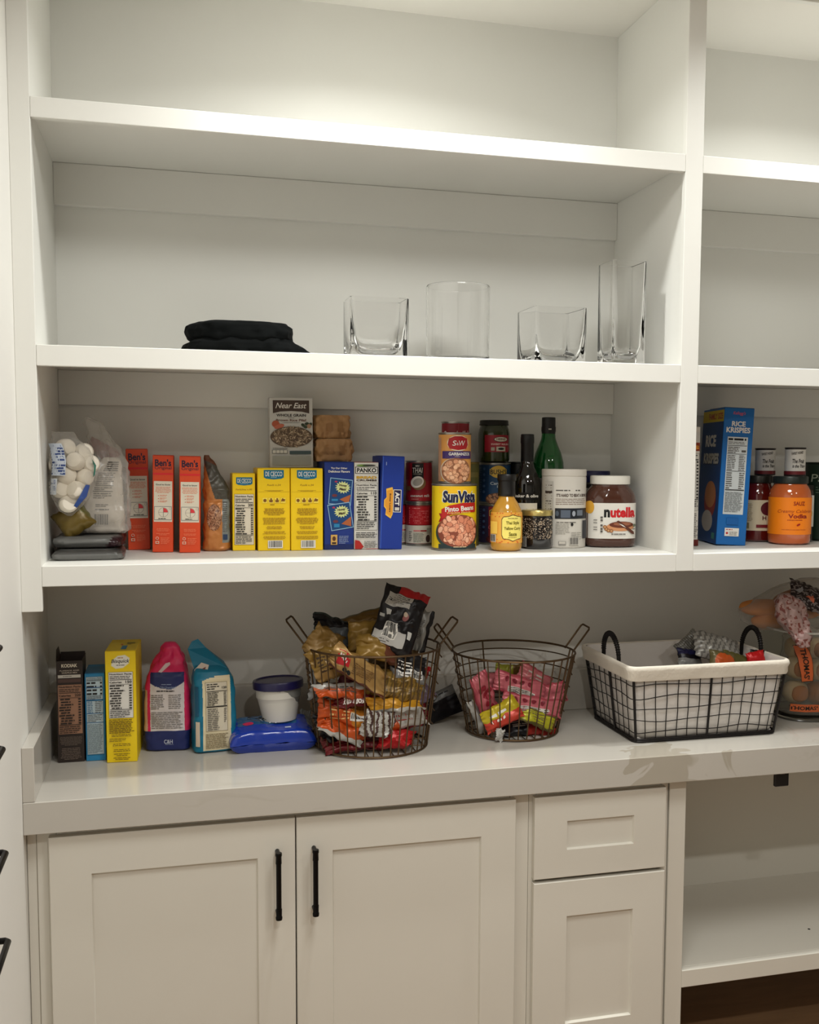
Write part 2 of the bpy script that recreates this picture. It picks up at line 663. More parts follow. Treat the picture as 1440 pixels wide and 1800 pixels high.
d = thing('fill_lamp_housing', 'round flat white housing added around the unseen fill lamp on the ceiling', 'ceiling light', (0.95, -1.20, CEIL))  # invented fixture, out of view, dressing the added fill lamp
b = MB()
b.rings([[(r_ * math.cos(2 * PI * j / 48), r_ * math.sin(2 * PI * j / 48), z) for j in range(48)] for r_, z in ((0.380, -0.001), (0.380, -0.026), (0.395, -0.026), (0.400, -0.018), (0.400, -0.001))], PAINT, True, (False, False))
b.build('housing', d)

# ------------------------------------------------------------------ shelving unit
Z1T, Z1B, Z2T, Z2B, Z3T, Z3B, ZS = 2.4536, 2.4094, 1.9232, 1.8768, 1.4320, 1.3857, 1.3295
ZC, ZCB = 0.9144, 0.8410
XR, XR2, XE = 1.56, 1.609, 3.15
sh = thing('shelving_unit', 'white painted built-in open shelving filling the wall above the worktop', 'shelving', (0, 0, 0))
FR = 0.019


def part(name, parent, *boxes, mt=PAINT, r=0.0012):
    b = MB()
    for q in boxes:
        b.box(*q, mt, r)
    return b.build(name, parent, smooth=False)


part('stile', sh, (XW, 0, 0, FR, ZS, CEIL - 0.05))
part('stile', sh, (XR, XR2, 0, FR, Z3B + 0.0005, CEIL - 0.05))
part('stile', sh, (XE, XE + 0.045, 0, FR, Z3B + 0.0005, CEIL - 0.05))
part('top_rail', sh, (XW, XE + 0.045, 0, FR, CEIL - 0.049, CEIL))
for zt, zb in ((Z1T, Z1B), (Z2T, Z2B), (Z3T, Z3B)):
    for xa, xb in ((0, XR), (XR2, XE)):
        part('shelf_rail', sh, (xa + 0.0003, xb - 0.0003, 0, FR, zb, zt))
    part('shelf_board', sh, (XW + 0.001, XR + 0.012, FR + 0.0003, BK, zt - 0.02, zt - 0.0004))
    part('shelf_board', sh, (XR2 - 0.007, XE + 0.02, FR + 0.0003, BK, zt - 0.02, zt - 0.0004))
    if zt != Z3T:
        pass
# nailing strips under each shelf along the back
for z0, z1 in ((2.326, 2.4330), (1.8120, 1.9028)):
    for xa, xb in ((-0.0008, XR + 0.0118), (XR2 - 0.0088, XE)):
        part('cleat', sh, (xa, xb, BK - 0.019, BK, z0, z1))
part('side_panel', sh, (XR + 0.012, XR2 - 0.009, FR + 0.0003, BK, Z3B + 0.03, CEIL))
part('side_panel', sh, (XW, -0.001, FR + 0.0003, BK, Z3B + 0.03, CEIL))
part('side_panel', sh, (XE + 0.02, XE + 0.045, FR + 0.0003, BK, Z3B + 0.03, CEIL))
part('back_panel', sh, (XW, XE + 0.02, BK, BK + 0.012, Z3B + 0.02, CEIL), r=0)

# ------------------------------------------------------------------ worktop
CF = -0.0676
wt = thing('worktop', 'thick white quartz worktop with warm grey veins running the full width', 'worktop', (0, 0, 0))
part('slab', wt, (XW + 0.0003, XE + 0.045, CF, BK + 0.0115, ZCB, ZC), mt=QUARTZ, r=0.0015)
tag(part('side_splash', None, (XW + 0.0003, -0.0178, CF + 0.0005, BK - 0.02, ZC + 0.0003, 1.039), mt=QUARTZ, r=0.0015), 'short quartz side splash standing on the left end of the worktop', 'splashback')
tag(part('back_splash', None, (XW + 0.0003, XE + 0.045, BK - 0.0195, BK + 0.0115, ZC + 0.0003, 1.039), mt=QUARTZ, r=0.0015), 'long low quartz splashback along the wall at the back of the worktop', 'splashback')

# ------------------------------------------------------------------ base cabinets
DF = -0.0456      # door faces
FFY = -0.0256     # face frames


def shaker(name, parent, x0, x1, z0, z1, ix0, ix1, iz0, iz1, deep=0.008):
    b = MB()
    t = 0.019
    y0, y1 = DF, DF + t
    ch = 0.003
    # frame front as four mitred bands with a small bevel into the recess
    o = [(x0, z0), (x1, z0), (x1, z1), (x0, z1)]
    i1 = [(ix0, iz0), (ix1, iz0), (ix1, iz1), (ix0, iz1)]
    i2 = [(ix0 + ch, iz0 + ch), (ix1 - ch, iz0 + ch), (ix1 - ch, iz1 - ch), (ix0 + ch, iz1 - ch)]
    e = 0.0015
    oo = [(x0 + e, z0 + e), (x1 - e, z0 + e), (x1 - e, z1 - e), (x0 + e, z1 - e)]
    rings = [[(x, y1, z) for x, z in o], [(x, y0 + e, z) for x, z in o], [(x, y0, z) for x, z in oo], [(x, y0, z) for x, z in i1], [(x, y0 + deep, z) for x, z in i2]]
    b.rings(rings, CABP, True, (True, True))
    return b.build(name, parent, smooth=False)


def bar_pull(parent, x, z0, z1):
    b = MB()
    y = DF - 0.034
    b.tube([(x, y, z0 + 0.02), (x, y, z1 - 0.02)], 0.0062, BLACKM, n=14)
    for z, s_ in ((z0, 1), (z1, -1)):
        b.lathe([(0.0074, 0), (0.0079, 0.003), (0.0079, 0.007), (0.0068, 0.009), (0.0072, 0.026)] if s_ > 0 else [(0.0072, -0.026), (0.0068, -0.009), (0.0079, -0.007), (0.0079, -0.003), (0.0074, 0)], BLACKM, n=16)
        for k in range(len(b.v) - 16 * 5, len(b.v)):
            q = b.v[k]
            b.v[k] = (q[0] + x, q[1] + y, q[2] + z)
        b.tube([(x, y, z + s_ * 0.008), (x, DF - 0.0002, z + s_ * 0.008)], 0.0055, BLACKM, n=12)
    return b.build('handle', parent)


cab = thing('base_cabinet', 'white two-door shaker base cabinet with two long black bar handles', 'cabinet', (0, 0, 0))
ZD = 0.8234
part('carcass', cab, (-0.022, 1.150, FFY + 0.019, BK - 0.03, 0.10, ZCB - 0.0005), mt=CABP, r=0)
part('face_frame', cab, (-0.022, 0.02, FFY, FFY + 0.0185, 0.10, ZCB - 0.001), (1.100, 1.150, FFY, FFY + 0.0185, 0.10, ZCB - 0.001), (0.0205, 1.0995, FFY, FFY + 0.0185, 0.795, ZCB - 0.001), (0.0205, 1.0995, FFY, FFY + 0.0185, 0.10, 0.14), mt=CABP)
part('toe_kick', cab, (-0.022, 1.150, 0.03, 0.04, 0.001, 0.10), mt=CABP)
d1 = shaker('door', cab, 0.0050, 0.5560, 0.125, ZD, 0.0950, 0.4680, 0.215, 0.7325)
bar_pull(d1, 0.5135, 0.5925, 0.7545)
d2 = shaker('door', cab, 0.5592, 1.1103, 0.125, ZD, 0.6455, 1.0190, 0.215, 0.7360)
bar_pull(d2, 0.6003, 0.5925, 0.7545)
part('filler_strip', cab, (XW + 0.001, -0.0228, FFY + 0.004, FFY + 0.022, 0.0, ZCB - 0.001), mt=CABP)

cb2 = thing('drawer_cabinet', 'narrow white shaker base cabinet with one drawer above a door and no handles', 'cabinet', (0, 0, 0))
part('carcass', cb2, (1.1510, 1.5390, FFY + 0.019, BK - 0.03, 0.10, ZCB - 0.0005), mt=CABP, r=0)
part('face_frame', cb2, (1.1510, 1.170, FFY, FFY + 0.0185, 0.10, ZCB - 0.001), (1.518, 1.5390, FFY, FFY + 0.0185, 0.10, ZCB - 0.001), (1.1705, 1.5175, FFY, FFY + 0.0185, 0.795, ZCB - 0.001), mt=CABP)
part('toe_kick', cb2, (1.1510, 1.5390, 0.03, 0.04, 0.001, 0.10), mt=CABP)
shaker('drawer', cb2, 1.1600, 1.5250, 0.6085, ZD, 1.2480, 1.4340, 0.6800, 0.7562)
shaker('door', cb2, 1.1600, 1.5250, 0.125, 0.5985, 1.2505, 1.4355, 0.215, 0.5045)

op = thing('open_base_cabinet', 'open white base unit with one middle shelf under the right end of the worktop', 'cabinet', (0, 0, 0))
OB = BK + 0.005
part('stile', op, (1.5420, 1.5900, FFY - 0.004, FFY + 0.0185, 0.0, ZCB - 0.001), mt=CABP)
part('side_panel', op, (1.5700, 1.5898, FFY + 0.019, OB, 0.0, ZCB - 0.001), mt=CABP)
part('side_panel', op, (XE - 0.02, XE, FFY + 0.019, OB, 0.0, ZCB - 0.001), mt=CABP)
part('shelf_rail', op, (1.5903, XE, FFY - 0.004, FFY + 0.0185, 0.2605, 0.3080), mt=CABP)
part('shelf_board', op, (1.5903, XE - 0.0203, FFY + 0.0188, OB, 0.288, 0.3076), mt=CABP)
part('back_panel', op, (1.5700, XE, OB + 0.0002, BK + 0.0118, 0.0, ZCB - 0.001), mt=CABP, r=0)
b = MB(); b.lathe([(0.004, 0), (0.004, 0.0006)], K, n=12)
tag(b.build('screw_hole', op, loc=(2.07, 0.106, 0.3077)), None)
b = MB(); b.box(1.846, 1.888, -0.045, -0.034, 0.7985, ZCB - 0.0005, K, 0.002); b.box(1.861, 1.874, -0.0465, -0.0449, 0.832, 0.835, KG, 0)
tag(b.build('outlet_box', smooth=False), 'small square black outlet box under the right end of the worktop', 'outlet')

# drawer tower on the left wall, in the plane of the wall, its pulls reaching into view
tw = thing('drawer_tower', 'flush white drawer front stack on the left wall with black pulls', 'cabinet', (XW, 0, 0))
for i, zt in enumerate((1.346, 1.165, 0.977, 0.815)):
    zb = (1.165, 0.977, 0.815, 0.64)[i]
    q = part('drawer', tw, (0.0003, 0.018, -1.05, -0.60, zb + 0.012, zt + 0.010), mt=CABP)
for i, zt in enumerate((1.346, 1.165, 0.977, 0.815)):
    b = MB()
    zz = zt
    b.tube([(0.0004, -0.535, zz), (0.030, -0.535, zz), (0.0352, -0.540, zz), (0.0352, -0.69, zz), (0.030, -0.695, zz), (0.0182, -0.695, zz)], 0.0058, BLACKM, n=10)
    b.build('pull', tw)

# ------------------------------------------------------------------ cartons
def carton(name, label, cat, cx, yf, z, w, d, h, base, art=None, tilt=0.0, yaw=0.0, side=None, top=None, flap=None, seed=1, group=None, pitch=0.0, sides=None):
    """a box standing with its printed face to the room; local x across, z up, face at y=0"""
    z += w / 2 * abs(math.sin(R(tilt)))
    t = thing(name, label, cat, (cx, yf, z), (pitch, tilt, yaw), group)
    b = MB()
    b.box(-w / 2, w / 2, 0, d, 0, h, base, 0.0012)
    if art:
        art(Art(b, flat(0, 0, 0), seed=seed), w, h)
    if sides:
        sides(Art(b, flat(-w / 2, d / 2, 0, (0, -1, 0), (0, 0, 1), (-1, 0, 0)), seed=seed + 5), d, h)
    if side:
        side(Art(b, flat(w / 2, d / 2, 0, (0, 1, 0), (0, 0, 1), (1, 0, 0)), seed=seed + 9), d, h)
    b.build('carton', t, smooth=False, recalc=False)
    if flap:
        f = MB()
        f.box(-w / 2 + 0.0005, w / 2 - 0.0005, 0.0006, d * 0.72, h + 0.0002, h + 0.0010, flap)
        if top:
            top(Art(f, flat(0, 0, h + 0.0010, (1, 0, 0), (0, 1, 0), (0, 0, 1)), seed=seed + 3), w, d)
        f.build('top_flap', t, smooth=False, recalc=False)
    return t


# three orange-red rice boxes
OR = ink(222, 74, 32)
ORD = ink(196, 46, 26)
NAVY = ink(38, 22, 52)


def bens(a, w, h):
    a.rect(-w / 2 + .001, h * 0.80, w / 2 - .001, h * 0.82, ink(226, 40, 44))
    a.text("Ben's", 0, h * 0.925, w * 0.78, h * 0.072, NAVY, 0.028)
    a.text('Original', 0, h * 0.868, w * 0.80, h * 0.040, NAVY, 0.0)
    x = w * 0.44
    a.rect(-x, h * 0.315, x, h * 0.735, CREAM)
    a.text('Good to know', 0, h * 0.70, w * 0.7, h * 0.018, K, 0.02)
    a.lines(-x * .88, h * 0.61, x * .88, h * 0.68, 6, ink(224, 120, 84), 0.4, center=True)
    for i in range(3):
        a.ell(-x * .5, h * (0.585 - 0.03 * i), 0.0011, 0.0011, ORD, 8)
        a.lines(-x * .36, h * (0.575 - 0.03 * i), x * .5, h * (0.597 - 0.03 * i), 2, ink(228, 130, 96), 0.4)
    a.rect(-x * .94, h * 0.335, x * .94, h * 0.475, ink(96, 100, 110))
    a.rect(-x * .9, h * 0.339, x * .9, h * 0.471, CREAM)
    a.ell(0.001, h * 0.414, w * 0.235, w * 0.235, ink(120, 100, 96), 28)
    a.ell(0.001, h * 0.414, w * 0.222, w * 0.222, CREAM, 28)
    a.poly([(0.001, h * 0.414)] + [(0.001 + w * 0.215 * math.cos(R(t)), h * 0.414 + w * 0.215 * math.sin(R(t))) for t in range(0, 91, 10)], ink(222, 60, 64))
    a.rect(-w * 0.22, h * 0.4125, w * 0.222, h * 0.4145, ink(120, 100, 96))
    a.rect(0.0005, h * 0.414 - w * 0.22, 0.0015, h * 0.414 + w * 0.22, ink(120, 100, 96))
    a.ell(x * .78, h * 0.455, w * .055, w * .055, ink(150, 140, 130), 14); a.ell(x * .78, h * 0.455, w * .045, w * .045, CREAM, 14)
    a.lines(-x * .5, h * 0.343, x * .6, h * 0.355, 1, K, 0.6)
    a.lines(-x * .75, h * 0.215, x * .75, h * 0.25, 3, ink(240, 134, 96), 0.35, center=True)
    a.lines(-x * .75, h * 0.175, x * .75, h * 0.2, 2, ink(240, 134, 96), 0.35, center=True)
    a.ell(-x * .62, h * 0.145, w * .075, w * .075, CREAM, 16); a.ell(-x * .62, h * 0.145, w * .058, w * .058, OR, 16)
    a.rect(-x * .8, h * 0.088, -x * .42, h * 0.115, CREAM); a.rect(-x * .74, h * 0.093, -x * .48, h * 0.11, OR)
    a.lines(-x * .25, h * 0.085, x * .75, h * 0.155, 5, ink(240, 134, 96), 0.35)


def bens_side(a, d, h):
    a.rect(-d / 2 + .002, h * .25, d / 2 - .002, h * .55, ink(60, 36, 40))
    a.lines(-d / 2 + .005, h * .6, d / 2 - .005, h * .9, 9, ink(240, 170, 130), .4)


for i, (cx, yf, w, h, lab) in enumerate(((0.1985, 0.38, 0.0555, 0.264, 'orange-red rice box set back beside the white flour bag, first of the three rice boxes'),
                                         (0.2590, 0.295, 0.0515, 0.248, 'orange-red rice box standing in the middle between two matching rice boxes'),
                                         (0.3260, 0.270, 0.0520, 0.246, 'orange-red rice box standing next to the orange grain pouch'))):
    z = Z3T + 0.0003
    carton('rice_box', lab, 'box', cx, yf, z, w, 0.060 if i == 0 else 0.13, h, OR, bens, tilt=(-0.6, 1.0, 0.8)[i], yaw=(1, -1, -2)[i], sides=bens_side, flap=ORD, seed=11 + i, group='orange-red rice boxes')

# pasta boxes
YE = ink(246, 206, 16)
TEAL = ink(20, 108, 140)
SEAL = ink(150, 108, 24)


def dececco_logo(a, cu, cv, w, h):
    a.poly([(cu - w / 2, cv + h * .5), (cu - w / 2, cv - h * .28), (cu - w * .38, cv - h * .42), (cu, cv - h * .5), (cu + w * .38, cv - h * .42), (cu + w / 2, cv - h * .28), (cu + w / 2, cv + h * .5)], TEAL)
    a.text('DE CECCO', cu, cv + h * .08, w * .84, h * .5, WHITE, 0.012)
    a.lines(cu - w * .25, cv - h * .34, cu + w * .25, cv - h * .22, 1, ink(170, 200, 210), .4, center=True)


def pasta(a, w, h, num='24'):
    dececco_logo(a, 0, h * .925, w * .62, h * .115)
    a.text('Fusilli n.' + num, 0, h * .80, w * .42, h * .022, SEAL, 0.0, 0.2)
    a.rect(-w / 2 + .001, h * .716, w / 2 - .001, h * .7175, SEAL)
    a.lines(-w * .3, h * .722, w * .3, h * .738, 2, SEAL, .4, center=True)
    BR = ink(128, 84, 22)
    for i, x in enumerate((-.28, -.095, .095, .28)):
        a.rect(w * (x - .075), h * .58, w * (x + .075), h * .645, ink(250, 222, 84))
        if i == 0:
            a.ell(w * x, h * .612, w * .052, w * .052, BR, 16)
        elif i == 3:
            a.poly([(w * (x - .07), h * .60), (w * (x + .05), h * .60), (w * (x + .07), h * .625), (w * (x - .03), h * .64)], BR)
        else:
            a.poly([(w * (x - .05), h * .59), (w * (x + .05), h * .59), (w * (x + .06), h * .62), (w * (x - .06), h * .62)], BR)
            a.rect(w * (x - .02), h * .62, w * (x + .03), h * .64, BR)
    a.lines(-w * .12, h * .555, w * .12, h * .57, 1, SEAL, .5)
    a.lines(-w * .33, h * .43, w * .33, h * .52, 6, SEAL, .42, center=True)
    a.lines(-w * .36, h * .32, w * .36, h * .405, 6, SEAL, .42, center=True)
    a.lines(-w * .25, h * .26, w * .25, h * .30, 3, SEAL, .42, center=True)
    a.lines(-w * .36, h * .2, w * .36, h * .24, 3, SEAL, .42, center=True)
    a.lines(-w * .36, h * .14, w * .36, h * .18, 3, SEAL, .42, center=True)
    a.barcode(-w * .2, h * .03, w * .26, h * .125)


def pasta_narrow(a, w, h):
    dececco_logo(a, w * .02, h * .90, w * .72, h * .105)
    a.text('Farfalline n.95', 0, h * .795, w * .72, h * .02, SEAL, 0, .2)
    a.nutri(-w * .42, h * .075, w * .44, h * .735, CREAM, K, '200', rows=12)


carton('pasta_box', 'narrow yellow pasta box showing its white nutrition panel', 'box', 0.465, 0.304, Z3T + .0003, 0.0585, 0.12, 0.202, YE, pasta_narrow, tilt=0.3, flap=YE, seed=21)
PB1 = carton('pasta_box', 'wide yellow pasta box with a blue badge, beside the narrow pasta box', 'box', 0.5425, 0.29, Z3T + .0003, 0.084, 0.15, 0.216, YE, pasta, flap=YE, seed=22, group='wide yellow pasta boxes')
PB2 = carton('pasta_box', 'wide yellow pasta box with a blue badge, beside the navy graham cracker box', 'box', 0.6280, 0.282, Z3T + .0003, 0.084, 0.158, 0.216, YE, lambda a, w, h: pasta(a, w, h, '34'), flap=YE, seed=23, group='wide yellow pasta boxes')


def neareast(a, w, h):
    GR = ink(198, 196, 190)
    BR = ink(70, 54, 46)
    a.rect(-w * .42, h * .82, w * .42, h * .965, BR)
    a.poly([(-w * .42, h * .82), (-w * .42, h * .778), (-w * .25, h * .803), (0, h * .812), (w * .25, h * .803), (w * .42, h * .778), (w * .42, h * .82)], BR)
    a.text('Near East', 0, h * .89, w * .72, h * .08, WHITE, .012, .35)
    a.text('WHOLE GRAIN', 0, h * .75, w * .68, h * .04, K, .02)
    a.text('blends', 0, h * .715, w * .14, h * .016, KG)
    a.text('Brown Rice Pilaf', 0, h * .68, w * .7, h * .034, ink(110, 70, 52), .02)
    a.lines(-w * .22, h * .635, w * .22, h * .655, 2, KG, .3, center=True)
    a.ell(-w * .36, h * .625, w * .09, w * .08, ink(176, 88, 60), 18)
    a.ell(-w * .28, h * .59, w * .12, w * .05, ink(190, 104, 80), 18, .3)
    for x, y in ((.27, .61), (.36, .63), (.44, .62), (.33, .585)):
        a.ell(w * x, h * y, w * .05, w * .035, ink(50, 62, 40), 12, x * 9)
    a.ell(w * .41, h * .595, w * .05, w * .05, ink(180, 140, 110), 14)
    a.beans(w * .0, h * .44, w * .49, h * .148, 260, w * .042, w * .014, [ink(150, 128, 104), ink(176, 152, 124), ink(128, 106, 84), ink(196, 176, 148)], ink(92, 74, 58))
    a.rect(-w * .45, h * .20, -w * .1, h * .255, ink(90, 96, 96))
    for i in range(4):
        a.rect(w * (-.44 + .085 * i), h * .207, w * (-.365 + .085 * i), h * .25, ink(214, 212, 204))
    a.rect(-w * .05, h * .19, w * .45, h * .24, ink(66, 84, 88))
    a.lines(-w * .44, h * .262, -w * .05, h * .285, 2, KG, .4)
    a.rect(-w * .45, h * .03, w * .45, h * .17, ink(160, 162, 156))


carton('rice_pilaf_box', 'grey and brown rice pilaf box standing on top of the yellow pasta boxes', 'box', 0.5985, 0.37, Z3T + .2178, 0.116, 0.045, 0.187, ink(202, 200, 194), neareast, tilt=-0.5, flap=ink(202, 200, 194), seed=31)


def honeymaid(a, w, h):
    a.rect(-w / 2 + .001, h * .001, w / 2 - .001, h * .06, ink(16, 36, 96))
    a.text('Try Our Other', 0, h * .93, w * .55, h * .026, WHITE, .03)
    a.text('Delicious Flavors', 0, h * .895, w * .72, h * .026, WHITE, .03)
    for (cu, cv, tl) in ((.06, .66, -6), (.06, .38, 8)):
        c_, s_ = math.cos(R(tl)), math.sin(R(tl))

        def T(x, y):
            return (w * cu + (x * c_ - y * s_) * w, h * cv + (x * s_ + y * c_) * w)
        P = [(-.38, .42), (.34, .42), (.36, -.4), (-.36, -.42)]
        a.poly([T(x * 1.06, y * 1.06) for x, y in P], ink(150, 190, 220))
        a.poly([T(x, y) for x, y in P], ink(16, 66, 120))
        star = []
        for k in range(32):
            r_ = .27 if k % 2 else .19
            star.append(T(.05 + r_ * math.cos(k * PI / 16), .16 + r_ * math.sin(k * PI / 16) * .8))
        a.poly(star, ink(214, 220, 150))
        a.text('Honey', *T(.05, .22), w * .28, h * .032, ink(60, 40, 30), .05, .2, tl)
        a.text('Maid', *T(.05, .1), w * .24, h * .030, ink(60, 40, 30), .05, .2, tl)
        a.poly([T(-.02, -.25), (T(.34, -.05)), T(.3, -.38)], ink(176, 96, 54))
        a.ell(*T(-.2, -.14), w * .09, w * .05, ink(110, 50, 60), 14)
        a.ell(*T(-.2, .33), w * .05, w * .03, ink(180, 50, 90), 14)
        a.rect(*T(-.28, -.33), *T(-.08, -.24), ink(40, 130, 180))
    a.rect(-w * .28, h * .055, -w * .06, h * .17, ink(214, 170, 90))
    a.ell(-w * .17, h * .125, w * .06, w * .08, ink(90, 50, 30), 14)
    a.rect(-w * .24, h * .062, -w * .1, h * .085, ink(60, 36, 30))
    a.lines(0, h * .065, w * .34, h * .16, 6, ink(160, 176, 204), .35)


carton('graham_cracker_box', 'navy blue graham cracker box showing two cracker packs on its side', 'box', 0.7140, 0.291, Z3T + .0003, 0.0795, 0.15, 0.233, ink(22, 50, 130), honeymaid, tilt=0.3, flap=ink(22, 50, 130), seed=41)


def panko(a, w, h):
    a.rect(-w * .47, h * .87, w * .47, h * .95, K)
    a.rect(-w * .44, h * .877, w * .44, h * .943, WHITE)
    a.text('PANKO', 0, h * .91, w * .8, h * .052, K, .04)
    a.ell(-w * .1, h * .965, w * .32, h * .012, ink(110, 150, 60), 16)
    a.ell(w * .1, h * .966, w * .28, h * .01, ink(50, 50, 48), 16)
    a.text('BREAD', 0, h * .828, w * .84, h * .03, ink(206, 160, 40), .05)
    a.text('CRUMBS', 0, h * .795, w * .84, h * .022, ink(60, 46, 30), .03)
    a.nutri(-w * .46, h * .22, w * .46, h * .765, ink(220, 216, 206), K, '110', rows=10)
    a.lines(-w * .44, h * .13, w * .44, h * .2, 4, K, .45)
    a.poly([(-w / 2 + .001, .001), (-w * .22, .001), (-w * .12, h * .03), (-w * .3, h * .1), (-w / 2 + .001, h * .11)], ink(180, 36, 30))
    a.lines(-w * .1, h * .015, w * .44, h * .1, 5, KG, .4)
    a.rect(-w * .04, 0.0005, w / 2 - .001, h * .008, ink(170, 40, 36))


carton('breadcrumb_box', 'white breadcrumb box with black lettering and a nutrition panel', 'box', 0.7875, 0.286, Z3T + .0003, 0.0655, 0.15, 0.233, ink(222, 218, 208), panko, tilt=0.2, flap=ink(150, 40, 40), seed=42)


def actii(a, w, h):
    bl = ink(52, 90, 190)
    a.rect(-w / 2 + .0005, .001, -w / 2 + .003, h - .001, bl)
    cv = h * .5
    a.rect(w * .04, cv - h * .10, w * .40, cv + h * .145, WHITE)
    a.rect(w * .065, cv - h * .093, w * .375, cv + h * .138, ink(30, 24, 70))
    a.text('ACT II', w * .22, cv + h * .02, h * .20, w * .21, WHITE, .05, 0, -90)
    P = [(-.02, .17), (-.30, .15), (-.27, .06), (-.38, .03), (-.38, -.04), (-.28, -.07), (-.3, -.13), (-.06, -.17), (.03, -.12), (.03, .13)]
    a.poly([(w * x, cv + h * y) for x, y in P], ink(244, 190, 70))
    a.poly([(w * (x * .86 - .01), cv + h * y * .86) for x, y in P], ink(232, 158, 50))
    a.text('Butter Lovers', -w * .1, cv, h * .2, w * .08, ink(80, 30, 20), .03, 0, -90)
    a.lines(-w * .34, h * .86, -w * .31, h * .98, 1, ink(160, 180, 220), .3)


carton('popcorn_box', 'royal blue popcorn box with sideways lettering, leaning slightly beside the coconut milk cans', 'box', 0.8505, 0.265, Z3T + .0003, 0.0600, 0.15, 0.249, ink(20, 54, 150), actii, tilt=1.8, flap=ink(20, 54, 150), seed=43)

# ------------------------------------------------------------------ tins
def tin(name, label, cat, cx, cy, z, r_, h, base, art, a0=0.0, seed=1, group=None, rim=TIN):
    t = thing(name, label, cat, (cx, cy, z), group=group)
    b = MB()
    b.lathe([(r_ * .93, 0.0015), (r_ * .985, 0.0), (r_ + .001, 0.001), (r_ + .001, 0.0035), (r_ - .001, 0.005), (r_ - .001, h - 0.005), (r_ + .001, h - 0.0035), (r_ + .001, h - .001), (r_ * .985, h), (r_ * .95, h - 0.003), (r_ * .3, h - 0.003)], rim, n=48)
    b.build('can_body', t, recalc=True)
    b = MB()
    n = 48
    ra = r_ - .0003
    b.rings([[(ra * math.sin(2 * PI * j / n), -ra * math.cos(2 * PI * j / n), zz) for j in range(n)] for zz in (0.006, h - 0.006)], base, True, (False, False))
    if art:
        art(Art(b, cyl(ra, a0), True, seed), r_, h)
    b.build('label', t, recalc=False)
    return t


view = lambda cx, cy: math.atan2(0.2897 - cx, cy + 2.4814)
RD = ink(150, 20, 32)


def thai_front(a, r_, h):
    a.rect(-r_ * 1.4, h * .06, r_ * 1.4, h * .24, ink(160, 22, 34))
    a.rect(-r_ * .42, h * .42, r_ * .46, h * .94, K)
    a.rect(r_ * .62, h * .52, r_ * 1.15, h * .94, ink(134, 14, 34))
    a.rect(-r_ * 1.2, h * .55, -r_ * .62, h * .94, ink(120, 16, 34))
    a.text('SIMPLY', 0, h * .875, r_ * .3, h * .03, WHITE, .02)
    a.text('THAI', 0, h * .775, r_ * .74, h * .12, WHITE, .0, .1)
    a.text('KITCHEN', 0, h * .685, r_ * .6, h * .028, ink(190, 180, 170))
    a.ell(r_ * .12, h * .46, r_ * .52, h * .14, ink(128, 96, 58), 26, .5)
    a.ell(-r_ * .02, h * .50, r_ * .5, h * .13, ink(236, 230, 220), 26, .5)
    a.ell(r_ * .02, h * .50, r_ * .36, h * .085, ink(176, 170, 160), 26, .5)
    a.rect(-r_ * .95, h * .30, -r_ * .48, h * .40, ink(120, 84, 50))
    a.text('coconut milk', r_ * .22, h * .18, r_ * 1.45, h * .065, WHITE, .01)
    a.lines(-r_ * .45, h * .09, r_ * .5, h * .11, 1, ink(230, 180, 170), .5)


def thai_back(a, r_, h):
    a.rect(-r_ * 1.5, .007, r_ * 1.5, h * .48, ink(216, 208, 192))
    a.rect(-r_ * .85, h * .50, r_ * .85, h * .92, ink(186, 26, 36))
    a.lines(-r_ * .8, h * .86, r_ * .2, h * .91, 1, ink(236, 150, 150), .3)
    a.lines(-r_ * .8, h * .52, r_ * .8, h * .84, 7, ink(232, 130, 130), .26)
    a.rect(-r_ * .4, h * .34, r_ * .1, h * .37, ink(222, 120, 120)); a.rect(r_ * .12, h * .34, r_ * .6, h * .37, ink(160, 20, 30))
    a.lines(-r_ * .8, h * .12, -r_ * .5, h * .35, 5, KG, .3)
    a.lines(-r_ * .4, h * .08, r_ * .4, h * .31, 8, ink(120, 130, 120), .35)
    a.ell(r_ * .72, h * .17, r_ * .2, h * .09, ink(70, 50, 46), 20)
    a.lines(r_ * .6, h * .28, r_ * 1.1, h * .42, 5, ink(110, 120, 110), .35)
    a.ell(-r_ * .68, h * .16, r_ * .09, h * .04, K, 14); a.ell(-r_ * .68, h * .16, r_ * .06, h * .028, ink(216, 208, 192), 14)


x, y = 0.958, 0.395
tin('coconut_milk_can', 'dark red coconut milk can on the shelf under a matching can', 'can', x, y, Z3T + .0003, 0.0372, 0.119, RD, thai_back, view(x, y), 51)
tin('coconut_milk_can', 'dark red coconut milk can with a halved coconut, stacked on the other one', 'can', x, y, Z3T + .1196, 0.0372, 0.119, RD, thai_front, view(x, y) - .12, 52)
tin('coconut_milk_can', 'dark red can mostly hidden in the gap behind the royal blue popcorn box', 'can', 0.906, 0.432, Z3T + .0003, 0.0270, 0.119, RD, thai_back, 0.3, 53)

SY = ink(246, 212, 26)
PINK = [ink(236, 168, 134), ink(228, 152, 120), ink(244, 186, 154), ink(216, 136, 104)]


